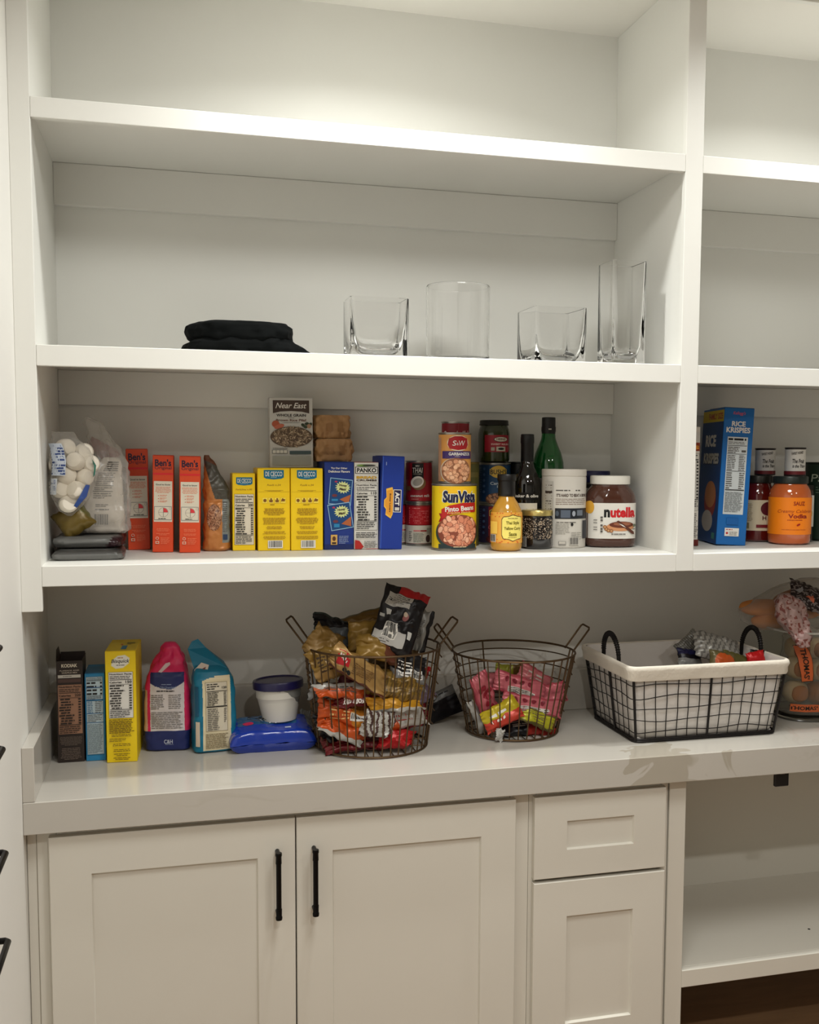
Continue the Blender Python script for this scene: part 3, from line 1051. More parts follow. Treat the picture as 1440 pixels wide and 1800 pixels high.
def sunvista(a, r_, h):
    a.rect(-r_ * .6, h * .86, r_ * .9, h * .96, ink(248, 196, 30))
    a.text('SunVista', r_ * .42, h * .81, r_ * 1.72, h * .20, ink(240, 244, 230), .085, .08)
    a.text('SunVista', r_ * .42, h * .81, r_ * 1.64, h * .18, ink(22, 28, 66), .055, .08)
    rd = ink(190, 34, 30)
    a.poly([(-r_ * .62, h * .43), (-r_ * .5, h * .5), (-r_ * .6, h * .56), (-r_ * .3, h * .56), (-r_ * .28, h * .44)], ink(160, 24, 24))
    a.poly([(-r_ * .46, h * .48), (-r_ * .46, h * .62), (-r_ * .1, h * .68), (r_ * .5, h * .72), (r_ * 1.25, h * .72), (r_ * 1.25, h * .58), (r_ * .5, h * .57), (-r_ * .1, h * .54), (-r_ * .3, h * .49)], rd)
    a.text('Pinto Beans', r_ * .40, h * .635, r_ * 1.36, h * .075, WHITE, .03, 0, 4)
    a.text('Frijoles Pintos', r_ * .36, h * .573, r_ * 1.05, h * .028, ink(244, 214, 120), .02, 0, 3)
    a.ell(r_ * .35, h * .27, r_ * 1.12, h * .25, ink(50, 66, 60), 30)
    a.rect(-r_ * .6, h * .035, r_ * 1.3, h * .10, ink(40, 56, 58))
    a.beans(r_ * .35, h * .30, r_ * 1.0, h * .245, 95, r_ * .17, r_ * .115, PINK, ink(140, 70, 50))
    a.lines(r_ * .1, h * .05, r_ * .9, h * .075, 1, ink(220, 200, 160), .5)
    a.rect(-r_ * .98, h * .04, -r_ * .94, h * .95, ink(190, 160, 20))


x, y = 1.021, 0.245
tin('bean_can', 'large yellow can of pinto beans at the front of the shelf', 'can', x, y, Z3T + .0003, 0.0605, 0.178, SY, sunvista, view(x, y) - .12, 61)


def garbanzo(a, r_, h):
    a.rect(-r_ * 1.3, .008, -r_ * .85, h * .9, ink(196, 150, 120))
    a.ell(r_ * .32, h * .79, r_ * .70, h * .155, ink(236, 222, 190), 26)
    a.poly([(-r_ * .34, h * .76), (-r_ * .26, h * .88), (r_ * .1, h * .925), (r_ * .55, h * .925), (r_ * .92, h * .88), (r_ * .98, h * .76), (r_ * .85, h * .68), (r_ * .3, h * .655), (-r_ * .2, h * .68)], ink(170, 26, 34))
    a.text('S', r_ * .08, h * .79, r_ * .24, h * .10, WHITE, .01, .15)
    a.text('&', r_ * .27, h * .775, r_ * .12, h * .05, WHITE, .0)
    a.text('W', r_ * .54, h * .79, r_ * .40, h * .10, WHITE, .0, .15)
    a.rect(-r_ * .7, h * .49, r_ * 1.3, h * .635, ink(66, 42, 104))
    a.text('GARBANZOS', r_ * .42, h * .58, r_ * 1.35, h * .06, WHITE, .03)
    a.lines(r_ * .1, h * .52, r_ * .7, h * .535, 1, CREAM, .4)
    a.ell(r_ * .15, h * .25, r_ * 1.0, h * .25, ink(206, 190, 168), 30)
    a.beans(r_ * .2, h * .25, r_ * .95, h * .25, 80, r_ * .15, h * .05, [ink(226, 170, 130), ink(236, 186, 148), ink(212, 150, 112)], ink(150, 96, 66))


tin('garbanzo_can', 'orange and purple can of garbanzo beans stacked on the yellow pinto bean can', 'can', 1.0215, 0.245, Z3T + .1787, 0.0440, 0.136, ink(226, 160, 84), garbanzo, view(x, y) - .1, 62)
x, y = 1.083, 0.37
tin('olive_can', 'tall olive green can behind the garbanzo and pinto bean cans', 'can', x, y, Z3T + .0003, 0.0430, 0.235, ink(92, 90, 44), lambda a, r_, h: (a.rect(-r_, h * .82, r_ * 1.2, h * .88, ink(120, 110, 60)), a.lines(-r_, h * .3, r_ * 1.2, h * .7, 9, ink(130, 124, 80), .3)), view(x, y), 63, rim=mat((150, 130, 70), .35, .8))
def camp(a, r_, h):
    a.text("Campbell's", -r_ * .05, h * .62, r_ * 1.9, h * .30, ink(226, 214, 208), .0, .35)
    a.rect(r_ * .2, h * .3, r_ * .24, h * .95, ink(160, 60, 66))
    a.lines(r_ * .65, h * .5, r_ * 1.2, h * .8, 3, ink(200, 120, 120), .4)
    a.rect(-r_ * 1.5, .007, r_ * 1.5, h * .42, WHITE)
    a.ell(0, h * .44, r_ * .3, h * .12, ink(200, 160, 80), 20)


tin('soup_can', 'dark red soup can with white script peeking over the garbanzo can', 'can', 1.052, 0.353, Z3T + .2360, 0.0388, 0.112, ink(134, 22, 34), camp, view(1.05, .35), 64)

NB = ink(18, 46, 78)


def bush(a, r_, h, kind=0):
    c1 = ink(20, 60, 96) if kind == 0 else ink(122, 20, 30)
    a.rect(-r_ * .25, .008, r_ * 1.4, h - .008, c1)
    a.ell(r_ * .35, h * .78, r_ * .55, h * .15, ink(206, 166, 60), 26)
    a.text("BUSH'S", r_ * .36, h * .78, r_ * 1.10, h * .15, ink(220, 190, 90), .05)
    a.text("BUSH'S", r_ * .36, h * .78, r_ * 1.04, h * .125, K, .02)
    if kind == 0:
        a.text('Cannellini', r_ * .45, h * .50, r_ * 1.2, h * .07, ink(190, 200, 206), .01)
        a.text('Beans', r_ * .5, h * .42, r_ * .5, h * .055, ink(180, 190, 196), .01)
        a.beans(r_ * .3, h * .12, r_ * .75, h * .15, 50, r_ * .12, r_ * .08, [ink(180, 132, 96), ink(160, 112, 80)], ink(90, 60, 46))
    else:
        a.text('Original', r_ * .35, h * .42, r_ * 1.2, h * .13, ink(200, 90, 90), 0, .2)
        a.beans(r_ * .1, h * .14, r_ * .5, h * .10, 30, r_ * .12, r_ * .08, [ink(120, 30, 36), ink(96, 20, 26)], ink(60, 14, 20))
    for k in range(5):
        a.ell(-r_ * .55, h * (.85 - .14 * k), r_ * .09, h * .035, ink(60, 80, 110), 12)
    a.lines(-r_ * 1.2, h * .2, -r_ * .7, h * .9, 12, ink(60, 80, 104), .3)


x, y = 1.182, 0.398
tin('bean_can', 'dark red baked bean can on the shelf beneath the blue bean can', 'can', x, y, Z3T + .0003, 0.0465, 0.1165, ink(40, 34, 60), lambda a, r_, h: bush(a, r_, h, 1), view(x, y) - .1, 71)
tin('bean_can', 'dark blue cannellini bean can stacked under the pickle jar', 'can', x, y, Z3T + .1172, 0.0465, 0.1165, NB, bush, view(x, y) - .1, 72)

# ------------------------------------------------------------------ jars and bottles
def jar_thing(name, label, cat, cx, cy, z, group=None):
    return thing(name, label, cat, (cx, cy, z), group=group)


def body(t, name, prof, mt, n=44, caps=(True, True)):
    b = MB(); b.lathe(prof, mt, n=n, caps=caps)
    return b.build(name, t, recalc=True)


def wrap_label(t, name, prof, z0, z1, base, art, a0, off=.0008, arc=PI, seed=1, n=40, extra_arc=None):
    f = prof_r(prof)
    b = MB()
    k = max(1, int((z1 - z0) / .012))
    rows = [[((f(z0 + (z1 - z0) * i / k) + off) * math.sin(a0 - arc + 2 * arc * j / n), -(f(z0 + (z1 - z0) * i / k) + off) * math.cos(a0 - arc + 2 * arc * j / n), z0 + (z1 - z0) * i / k) for j in range(n + 1)] for i in range(k + 1)]
    b.rings(rows, base, False, (False, False))
    rm = f((z0 + z1) / 2)

    def sf(u, v, d):
        r_ = f(v) + off + d
        a = u / rm + a0
        return (r_ * math.sin(a), -r_ * math.cos(a), v)
    if art:
        art(Art(b, sf, True, seed), rm, z0, z1 - z0)
    return b.build(name, t, recalc=False)


# pickle relish jar on the bean can
x, y = 1.179, 0.398
t = jar_thing('relish_jar', 'dark green relish jar with a red label on top of the blue bean can', 'jar', x, y, Z3T + .2340)
DG = mat((42, 50, 22), .12, coat=.5)
pr = [(0.036, 0), (.0435, .004), (.0455, .012), (.0455, .082), (.043, .095), (.040, .103), (.0385, .106), (.0385, .112)]
body(t, 'jar_body', pr, DG)
body(t, 'lid', [(.0400, .1055), (.0425, .1065), (.0425, .1085), (.0415, .110), (.0415, .118), (.0400, .1205), (.030, .1205)], mat((26, 24, 20), .3, .4))


def relish(a, r_, z, h):
    a.ell(r_ * .22, z + h * .75, r_ * .5, h * .16, ink(60, 24, 24), 20)
    a.ell(r_ * .22, z + h * .75, r_ * .44, h * .13, ink(200, 190, 170), 20)
    a.text('HEINZ', r_ * .22, z + h * .76, r_ * .62, h * .12, ink(60, 30, 26), .03)
    a.text('SWEET RELISH', r_ * .18, z + h * .46, r_ * 1.2, h * .1, ink(226, 190, 180), .03)
    a.rect(-r_ * .1, z + h * .05, r_ * .5, z + h * .32, ink(186, 180, 160)); a.ell(r_ * .2, z + h * .19, r_ * .2, h * .07, K, 14)
    a.rect(-r_ * .42, z + h * .08, -r_ * .2, z + h * .28, ink(170, 160, 140)); a.rect(r_ * .62, z + h * .08, r_ * .85, z + h * .28, ink(150, 60, 60))


wrap_label(t, 'label', pr, .030, .078, ink(150, 20, 38), relish, view(x, y) + .25, arc=.85, seed=81)

# curry sauce bottle
x, y = 1.1505, 0.185
t = jar_thing('curry_sauce_bottle', 'yellow curry sauce bottle with a black cap in front of the bean cans', 'bottle', x, y, Z3T + .0003)
pr = [(.034, 0), (.0405, .005), (.0422, .012), (.0422, .095), (.0405, .108), (.031, .127), (.0225, .140), (.0195, .150), (.0185, .162)]
body(t, 'bottle_body', pr, mat((206, 150, 52), .12, coat=.6, var=.08, scale=60))
body(t, 'cap', [(.0235, .146), (.0245, .149), (.0235, .152), (.0230, .186), (.0255, .188), (.0258, .201), (.0245, .204), (.01, .204)], mat((18, 16, 16), .35))


def curry(a, r_, z, h):
    for k in range(46):
        a.ell(a.rn.uniform(-1.5, 1.3) * r_, z + h * a.rn.choice((.06, .12, .86, .92, .97, .02)), r_ * .05, h * .02, ink(224, 110, 40), 8, d=a.l + .00005)
    a.nxt()
    P = [(-.35, .78), (-.25, .86), (.1, .88), (.35, .93), (.7, .88), (1.02, .86), (1.08, .78), (1.08, .26), (1.0, .14), (.7, .12), (.35, .06), (.1, .12), (-.25, .14), (-.35, .26)]
    a.poly([(r_ * u, z + h * v) for u, v in P], ink(70, 30, 20))
    a.poly([(r_ * (.36 + (u - .36) * .95), z + h * (.5 + (v - .5) * .95)) for u, v in P], ink(250, 232, 120))
    a.text("TRADER JOE'S", r_ * .36, z + h * .80, r_ * .66, h * .045, ink(90, 60, 30), .02)
    for s_, v in (('Thai Style', .65), ('Yellow Curry', .47), ('Sauce', .30)):
        a.text(s_, r_ * .36, z + h * v, r_ * (.5 if s_ == 'Sauce' else (.86 if 'Thai' in s_ else 1.1)), h * .13, ink(120, 110, 30), .03)
    a.lines(r_ * .05, z + h * .17, r_ * .65, z + h * .2, 1, ink(140, 120, 60), .5)
    a.barcode(-r_ * 1.25, z + h * .04, -r_ * .72, z + h * .28)
    a.rect(-r_ * 1.2, z + h * .3, -r_ * .6, z + h * .7, ink(250, 206, 90))


wrap_label(t, 'label', pr, .022, .104, ink(240, 176, 70), curry, view(x, y) + .05, seed=82)

# dark bottle
x, y = 1.2520, 0.315
t = jar_thing('wine_bottle', 'slim black glass bottle with a white name on its shoulder, behind the curry bottle', 'bottle', x, y, Z3T + .0003)
pr = [(.030, 0), (.0385, .004), (.040, .015), (.040, .165), (.038, .185), (.030, .205), (.0215, .222), (.0172, .240), (.0165, .262)]
body(t, 'bottle_body', pr, mat((14, 13, 11), .08, coat=.7))
body(t, 'capsule', [(.0176, .238), (.0180, .240), (.0182, .288), (.0192, .290), (.0192, .305), (.0186, .307), (.0186, .3125), (.017, .3145), (.006, .3145)], mat((16, 15, 17), .4))


def baker(a, r_, z, h):
    a.text('baker & olive', 0, z + h * .55, r_ * 1.75, h * .4, WHITE, .02)
    a.rect(-r_ * .78, z - .045, r_ * .78, z - .008, ink(214, 208, 196))
    a.lines(r_ * .0, z - .030, r_ * .6, z - .020, 1, KG, .3)


wrap_label(t, 'label', pr, .130, .152, mat((14, 13, 12), .3), baker, view(x, y), arc=.9, seed=83)

t = tin('black_canister', 'plain black canister hidden behind the slim black bottle and bean cans', 'can', 1.268, 0.432 - .004, Z3T + .0003, 0.036, 0.236, mat((16, 16, 18), .45), None, 0, rim=mat((16, 16, 18), .5))

# green bottle
x, y = 1.3440, 0.395
t = jar_thing('green_bottle', 'tall green glass bottle with a black cap behind the white oats canister', 'bottle', x, y, Z3T + .0003)
pr = [(.038, 0), (.045, .005), (.0462, .02), (.0462, .215), (.045, .235), (.038, .262), (.028, .285), (.0215, .303), (.0192, .322), (.0185, .336)]
b = MB(); b.lathe(pr, mat((16, 104, 44), .06, trans=.35, ior=1.5, coat=.5), n=44); b.build('bottle_body', t)
body(t, 'capsule', [(.0198, .318), (.0203, .320), (.0200, .358), (.0198, .364), (.018, .3655), (.006, .3655)], mat((20, 19, 20), .4))
wrap_label(t, 'neck_band', [(.0204, .32), (.0202, .36)], .324, .338, K, lambda a, r_, z, h: (a.lines(r_ * .0, z + h * .3, r_ * .6, z + h * .7, 1, ink(190, 185, 175), .6)), view(x, y), seed=84)
wrap_label(t, 'label', pr, .09, .19, ink(160, 156, 150), None, view(x, y), arc=1.2)

# oats canister
x, y = 1.3470, 0.272
t = jar_thing('oats_canister', 'tall white cardboard oats canister with a black band next to the chocolate spread jar', 'canister', x, y, Z3T + .0003)
pr = [(.0600, 0), (.0615, .002), (.0615, .205), (.0600, .207)]
body(t, 'tube', pr, ink(214, 208, 198), n=56)
body(t, 'lid', [(.0600, .198), (.0628, .199), (.0628, .215), (.0618, .2172), (.0590, .2172), (.0585, .2155), (.02, .2155)], mat((206, 200, 190), .45), n=56)


def oats(a, r_, z, h):
    a.text("IT'S HARD TO BEAT A BOWL OF", r_ * .55, z + h * .74, r_ * 1.75, h * .045, ink(70, 50, 40), .03)
    a.lines(-r_ * .35, z + h * .79, r_ * .9, z + h * .83, 1, KG, .4)
    a.lines(-r_ * .35, z + h * .60, r_ * 1.25, z + h * .70, 4, ink(130, 110, 96), .3)
    a.rect(-r_ * .38, z + h * .405, r_ * 1.35, z + h * .555, ink(26, 30, 40))
    a.rect(-r_ * .12, z + h * .42, r_ * .3, z + h * .53, ink(90, 100, 116)); a.rect(r_ * .62, z + h * .45, r_ * .95, z + h * .53, ink(110, 118, 130))
    a.ell(r_ * .46, z + h * .48, r_ * .08, h * .04, ink(160, 166, 176), 16); a.ell(-r_ * .28, z + h * .48, r_ * .08, h * .04, ink(80, 90, 104), 16)
    a.lines(-r_ * .3, z + h * .34, r_ * 1.2, z + h * .37, 1, KG, .3)
    a.lines(-r_ * .34, z + h * .18, r_ * .3, z + h * .34, 7, ink(150, 146, 138), .3)
    a.ell(r_ * .38, z + h * .325, r_ * .06, h * .025, K, 12)
    a.rect(r_ * .95, z + h * .12, r_ * 1.4, z + h * .38, ink(44, 44, 52))
    a.lines(r_ * .35, z + h * .1, r_ * .9, z + h * .22, 4, ink(150, 146, 138), .3)
    a.rect(-r_ * .2, z + .006, r_ * .12, z + h * .085, ink(150, 146, 140)); a.rect(-r_ * .17, z + .009, r_ * .09, z + h * .08, ink(206, 200, 190))
    a.barcode(r_ * .26, z + h * .03, r_ * .72, z + h * .14, KG, ink(210, 205, 196))
    a.rect(-r_ * .9, z + .004, -r_ * .46, z + h * .94, ink(184, 180, 172))
    a.lines(-r_ * .85, z + h * .3, -r_ * .5, z + h * .9, 16, ink(90, 80, 74), .35)
    a.rect(-r_ * .88, z + h * .77, -r_ * .5, z + h * .8, ink(60, 50, 44)); a.rect(-r_ * .6, z + h * .02, -r_ * .45, z + h * .12, ink(60, 56, 52))


wrap_label(t, 'label', pr, .003, .196, ink(212, 207, 198), oats, view(x, y), seed=85, n=56)

# spice jar
x, y = 1.2555, 0.235
t = jar_thing('spice_jar', 'short glass jar of black and white seeds with a gold lid', 'jar', x, y, Z3T + .0003)
pr = [(.036, 0), (.0415, .004), (.0422, .010), (.0422, .086), (.0400, .092)]
body(t, 'jar_body', pr, mat((24, 22, 24), .08, coat=.8))
body(t, 'lid', [(.0425, .0905), (.0435, .0915), (.0435, .1030), (.0420, .1055), (.0395, .1052), (.01, .1045)], mat((206, 186, 116), .28, .75))


def seeds(a, r_, z, h):
    for k in range(420):
        q = a.rn.random()
        v = z + h * q
        a.ell(a.rn.uniform(-1.45, 1.45) * r_, v, .0021 * a.rn.uniform(.6, 1.2), .0011, a.rn.choice((ink(206, 190, 170), ink(150, 130, 110), ink(96, 84, 76), ink(170, 150, 126))), 7, a.rn.random() * PI, d=a.l + .00002 * (k % 9))
    a.barcode(-r_ * 1.05, z - .022, -r_ * .72, z + h * .1)


wrap_label(t, 'seed_filling', pr, .028, .084, mat((30, 26, 26), .2), seeds, view(x, y), seed=86)

# dark blue canister behind the spread
t = jar_thing('blue_lid_canister', 'dark canister with a navy lid behind the chocolate spread jar', 'canister', 1.4905, 0.405, Z3T + .0003)
body(t, 'tube', [(.046, 0), (.0475, .002), (.0475, .182), (.046, .184)], mat((22, 20, 24), .4))
body(t, 'lid', [(.0480, .178), (.0490, .180), (.0490, .208), (.0475, .2105), (.02, .2105)], mat((26, 28, 78), .4))
wrap_label(t, 'label', [(.0475, 0), (.0475, .2)], .14, .172, K, lambda a, r_, z, h: a.text('p', -r_ * .3, z + h * .4, r_ * .25, h * .5, ink(190, 185, 176), .01), view(1.49, .4), seed=87)

# chocolate spread jar (oval)
t = jar_thing('chocolate_spread_jar', 'large chocolate hazelnut spread jar with white lid and white label by the side panel', 'jar', 1.4820, 0.262, Z3T + .0003)
t.rotation_euler.z = R(-9)
CH = mat((74, 40, 28), .1, coat=.8)
sec = [(0, .063, .050, 2.6, 0, 0), (.003, .069, .056, 2.6, 0, 0), (.012, .0725, .060, 2.6, 0, 0), (.130, .0725, .060, 2.6, 0, 0), (.143, .070, .058, 2.5, 0, 0), (.156, .066, .055, 2.3, 0, 0), (.166, .058, .053, 2.1, 0, 0), (.172, .053, .053, 2, 0, 0), (.186, .053, .053, 2, 0, 0)]
b = MB(); loft(b, sec, CH, 200); b.build('jar_body', t)
b = MB(); b.lathe([(.0545, .1755), (.0565, .1765), (.0565, .1955), (.0555, .1985), (.053, .1995), (.01, .1995)], mat((226, 222, 212), .4), n=56)
for k in range(56):
    pass
b.build('lid', t)
b = MB()
sf = loft_front(sec)


def wide_front(mb, sf, x0, x1, z0, z1, mt, n=40, k=2, off=.0008):
    rows = [[sf(x0 + (x1 - x0) * j / n, z0 + (z1 - z0) * i / k, off) for j in range(n + 1)] for i in range(k + 1)]
    mb.rings(rows, mt, False, (False, False))


wide_front(b, sf, -.071, .071, .025, .124, WHITE)
a = Art(b, lambda u, v, d: sf(u, v, d + .0008), True, 88)
RN = ink(206, 22, 34)
a.text('n', -.0225, .0955, .0165, .022, K, .05)
a.text('utella', .0240, .0985, .074, .029, RN, .045)
a.ell(-.066, .112, .010, .018, ink(226, 170, 60), 20)
bread = ink(214, 150, 104)
a.ell(.018, .0585, .041, .0125, bread, 26); a.ell(.020, .064, .036, .009, ink(110, 52, 34), 26)
a.ell(.022, .0665, .026, .005, ink(160, 100, 72), 20)
for u, v in ((-.024, .052), (-.018, .048), (-.028, .058), (-.010, .047)):
    a.ell(u, v, .0055, .005, ink(150, 90, 50), 12); a.ell(u, v, .003, .003, ink(206, 160, 110), 10)
a.poly([(.004, .074), (.010, .076), (.058, .044), (.060, .037), (.052, .038)], ink(96, 50, 36))
a.poly([(.010, .068), (.022, .064), (.032, .056), (.022, .060)], WHITE)
a.lines(-.010, .036, .040, .040, 1, KG, .6)
for v in (.082, .074, .060, .050, .043):
    a.rect(-.0405, v, -.0345, v + .005, KG)
for v in (.076, .068, .056, .049):
    a.rect(-.058, v, -.049, v + .002, KG)
a.ell(.059, .062, .006, .004, ink(110, 120, 100), 12); a.lines(.052, .05, .066, .053, 1, K, .6)
b.build('label', t, recalc=False)

# ------------------------------------------------------------------ right bay of the middle shelf
RKB = ink(16, 102, 176)


def rk(a, w, h):
    a.text("Kellogg's", w * .0, h * .96, w * .42, h * .030, ink(214, 90, 104), .01, .3)
    a.text('RICE', 0, h * .885, w * .46, h * .038, WHITE, .035)
    a.text('KRISPIES', 0, h * .84, w * .80, h * .040, WHITE, .035)
    a.rect(-w * .34, h * .225, w * .34, h * .79, ink(206, 212, 214))
    a.lines(-w * .31, h * .76, w * .31, h * .785, 1, K, .6)
    a.lines(-w * .31, h * .735, w * .31, h * .757, 2, KG, .4)
    a.rect(-w * .32, h * .725, w * .32, h * .729, K)
    a.lines(-w * .31, h * .67, w * .1, h * .72, 4, KG, .5); a.rect(w * .15, h * .68, w * .3, h * .695, KG)
    for v in (.665, .54, .405, .40):
        a.rect(-w * .32, h * v, w * .32, h * (v + .003), K)
    a.lines(-w * .31, h * .545, -w * .02, h * .66, 9, KG, .4); a.lines(w * .08, h * .545, w * .3, h * .66, 9, KG, .4)
    a.lines(-w * .31, h * .41, -w * .1, h * .535, 8, KG, .4); a.lines(w * .12, h * .41, w * .3, h * .535, 8, KG, .4)
    a.lines(-w * .31, h * .24, w * .31, h * .39, 14, ink(120, 124, 126), .42)
    a.rect(-w * .24, h * .065, w * .24, h * .125, WHITE)
    a.lines(-w * .2, h * .107, w * .2, h * .12, 1, ink(180, 60, 60), .5); a.lines(-w * .08, h * .07, w * .2, h * .1, 3, KG, .4); a.ell(-w * .16, h * .087, w * .04, w * .04, ink(190, 40, 40), 12)
    a.rect(-w * .2, h * .15, w * .2, h * .2, ink(14, 92, 164))


def rk_front(a, d, h):
    a.rect(-d / 2 + .001, h * .90, d / 2 - .001, h * .985, ink(214, 186, 30))
    a.text('FAMILY SIZE', d * .12, h * .942, d * .66, h * .045, ink(170, 50, 30), .03)
    a.rect(-d / 2 + .001, .001, d / 2 - .001, h * .899, ink(10, 62, 122))
    a.text('RICE', -d * .05, h * .76, d * .5, h * .09, WHITE, .05)
    a.text('KRISPIES', d * .02, h * .625, d * .74, h * .085, ink(20, 20, 26), .09)
    a.text('KRISPIES', d * .02, h * .628, d * .72, h * .08, ink(210, 206, 196), .05)
    a.ell(d * .1, h * .32, d * .28, h * .14, ink(150, 50, 40), 24); a.ell(d * .1, h * .36, d * .26, h * .1, ink(190, 120, 70), 24)
    a.ell(d * .02, h * .16, d * .26, h * .08, ink(190, 180, 170), 24)
    a.rect(d * .28, h * .035, d * .42, h * .08, ink(60, 130, 120))


tt = carton('cereal_box', 'tall blue rice cereal box with a yellow banner, standing at an angle by the divider', 'box', 1.835, 0.205, Z3T + .0003, 0.0860, 0.215, 0.392, RKB, rk, tilt=2.3, yaw=-13, flap=ink(12, 60, 110), sides=rk_front, seed=91)


def cheez(a, w, h):
    a.rect(-w * .48, h * .88, w * .48, h * .96, ink(214, 210, 204)); a.rect(-w * .48, h * .80, w * .48, h * .87, ink(140, 50, 20))
    a.text("KS", w * .1, h * .83, w * .7, h * .03, ink(240, 160, 60), .04)
    a.nutri(-w * .46, h * .3, w * .46, h * .78, ink(216, 212, 204), K, None, False, rows=12)
    a.lines(-w * .44, h * .07, w * .44, h * .28, 14, KG, .4)
    a.rect(-w * .5 + .001, .001, w * .5 - .001, h * .055, ink(100, 24, 18))


carton('cracker_box', 'white and rust box mostly hidden behind the divider beside the blue cereal box', 'box', 1.7065, 0.213, Z3T + .0003, 0.056, 0.12, 0.338, ink(222, 216, 206), cheez, flap=ink(222, 216, 206), seed=92)

# red sauce jar, vodka sauce jar
x, y = 2.0050, 0.350
t = jar_thing('sauce_jar', 'dark red pasta sauce jar with a beige label behind the orange vodka sauce jar', 'jar', x, y, Z3T + .0003)
pr = [(.043, 0), (.0505, .005), (.0520, .014), (.0520, .140), (.049, .155), (.042, .168), (.0395, .174), (.0395, .182)]
body(t, 'jar_body', pr, mat((92, 18, 12), .1, coat=.7))
body(t, 'lid', [(.041, .176), (.0435, .178), (.0435, .196), (.042, .199), (.02, .199)], mat((40, 38, 32), .35, .3))


def redlab(a, r_, z, h):
    a.lines(-r_ * .95, z + h * .3, -r_ * .2, z + h * .9, 14, ink(130, 110, 80), .35)
    a.barcode(-r_ * .85, z + h * .06, -r_ * .4, z + h * .26, ink(70, 60, 40), ink(190, 176, 130))
    a.ell(r_ * .62, z + h * .72, r_ * .42, h * .22, ink(90, 24, 34), 22)
    a.text('H', r_ * .42, z + h * .42, r_ * .22, h * .13, ink(90, 24, 34), .02)
    a.rect(-r_ * .02, z + h * .1, r_ * 1.3, z + h * .2, ink(120, 24, 34))


wrap_label(t, 'label', pr, .034, .126, ink(214, 200, 170), redlab, view(x, y), seed=93)
x, y = 2.0470, 0.240
t = jar_thing('sauce_jar', 'orange vodka sauce jar with a bright orange label at the front of the shelf', 'jar', x, y, Z3T + .0003)
pr = [(.050, 0), (.0590, .005), (.0608, .014), (.0608, .140), (.0575, .158), (.050, .171), (.0465, .176), (.0465, .182)]
body(t, 'jar_body', pr, mat((196, 96, 44), .1, coat=.7), n=52)
body(t, 'lid', [(.048, .177), (.0505, .179), (.0505, .196), (.049, .199), (.02, .199)], mat((40, 46, 42), .35, .3), n=52)


def vodka(a, r_, z, h):
    c = ink(160, 50, 20)
    a.text('SAUZ', r_ * .45, z + h * .84, r_ * .56, h * .11, c, .03)
    a.text('Creamy Calabrian', r_ * .32, z + h * .62, r_ * 1.75, h * .11, c, -.005, .3)
    a.text('Vodka', r_ * .4, z + h * .50, r_ * .92, h * .115, ink(150, 36, 24), .03)
    a.lines(-r_ * .1, z + h * .38, r_ * .85, z + h * .41, 1, c, .5)
    a.ell(r_ * .42, z + h * .27, r_ * .1, h * .025, ink(170, 30, 20), 14, .5)
    a.lines(-r_ * .35, z + h * .12, r_ * 1.1, z + h * .15, 1, c, .3)


wrap_label(t, 'label', pr, .030, .138, ink(255, 138, 16), vodka, view(x, y), seed=94)

# two little tins on top of the jars
def tiny(a, r_, h):
    a.text('SWEET HONEY', r_ * .25, h * .80, r_ * 1.2, h * .09, ink(60, 50, 44), .02, 0, 8)
    a.text('The Fruit', r_ * .35, h * .52, r_ * 1.2, h * .15, K, .02, .2)
    a.text('is the Thing', r_ * .42, h * .33, r_ * 1.3, h * .14, K, .02, .2)
    a.rect(-r_ * 1.5, .004, r_ * 1.5, h * .17, ink(110, 28, 34))


for i, (x, y, z, lab) in enumerate(((2.030, 0.362, .2000, 'small white jam tin resting on the dark red sauce jar lid'), (2.0860, 0.262, .2000, 'small white jam tin resting on the vodka sauce jar lid'))):
    rr_ = .0300 if i == 0 else .0300
    tin('jam_tin', lab, 'can', x - (0.002 if i == 0 else .012), y - (.012 if i == 0 else 0), Z3T + z, rr_, .082 if i == 0 else .084, ink(220, 216, 208), tiny, view(x, y), 95 + i, rim=mat((50, 44, 42), .4, .3))

# dark green carton-like can at the right edge
x, y = 2.232, 0.345
t = tin('broth_can', 'dark green can with pale script at the right edge of the frame', 'can', x, y, Z3T + .0003, .058, .240, ink(22, 44, 30), lambda a, r_, h: (a.text('Pacific', r_ * .3, h * .80, r_ * 2.0, h * .10, ink(170, 180, 160), 0, .1), a.lines(-r_ * .4, h * .6, r_ * .8, h * .7, 3, ink(90, 110, 90), .3)), view(x, y), 97, rim=mat((30, 40, 30), .4, .4))
x, y = 2.1500, 0.325
t = jar_thing('jam_jar', 'jar with a white round-cornered label squeezed behind the vodka sauce jar', 'jar', x, y - .01, Z3T + .0003)
pr = [(.020, 0), (.0235, .003), (.024, .01), (.024, .150), (.021, .160)]
body(t, 'jar_body', pr, mat((30, 26, 16), .15, coat=.5))
body(t, 'lid', [(.0215, .157), (.023, .158), (.023, .168), (.022, .17), (.01, .17)], mat((34, 34, 28), .4, .3))
wrap_label(t, 'label', pr, .045, .140, ink(222, 220, 210), lambda a, r_, z, h: (a.ell(r_ * .1, z + h * .42, r_ * .8, h * .2, ink(190, 170, 60), 20), a.ell(r_ * .1, z + h * .42, r_ * .7, h * .17, ink(222, 220, 210), 20), a.text("m's", r_ * .3, z + h * .78, r_ * .7, h * .12, K, .02, .2, -40)), view(x, y), arc=1.3, seed=98)

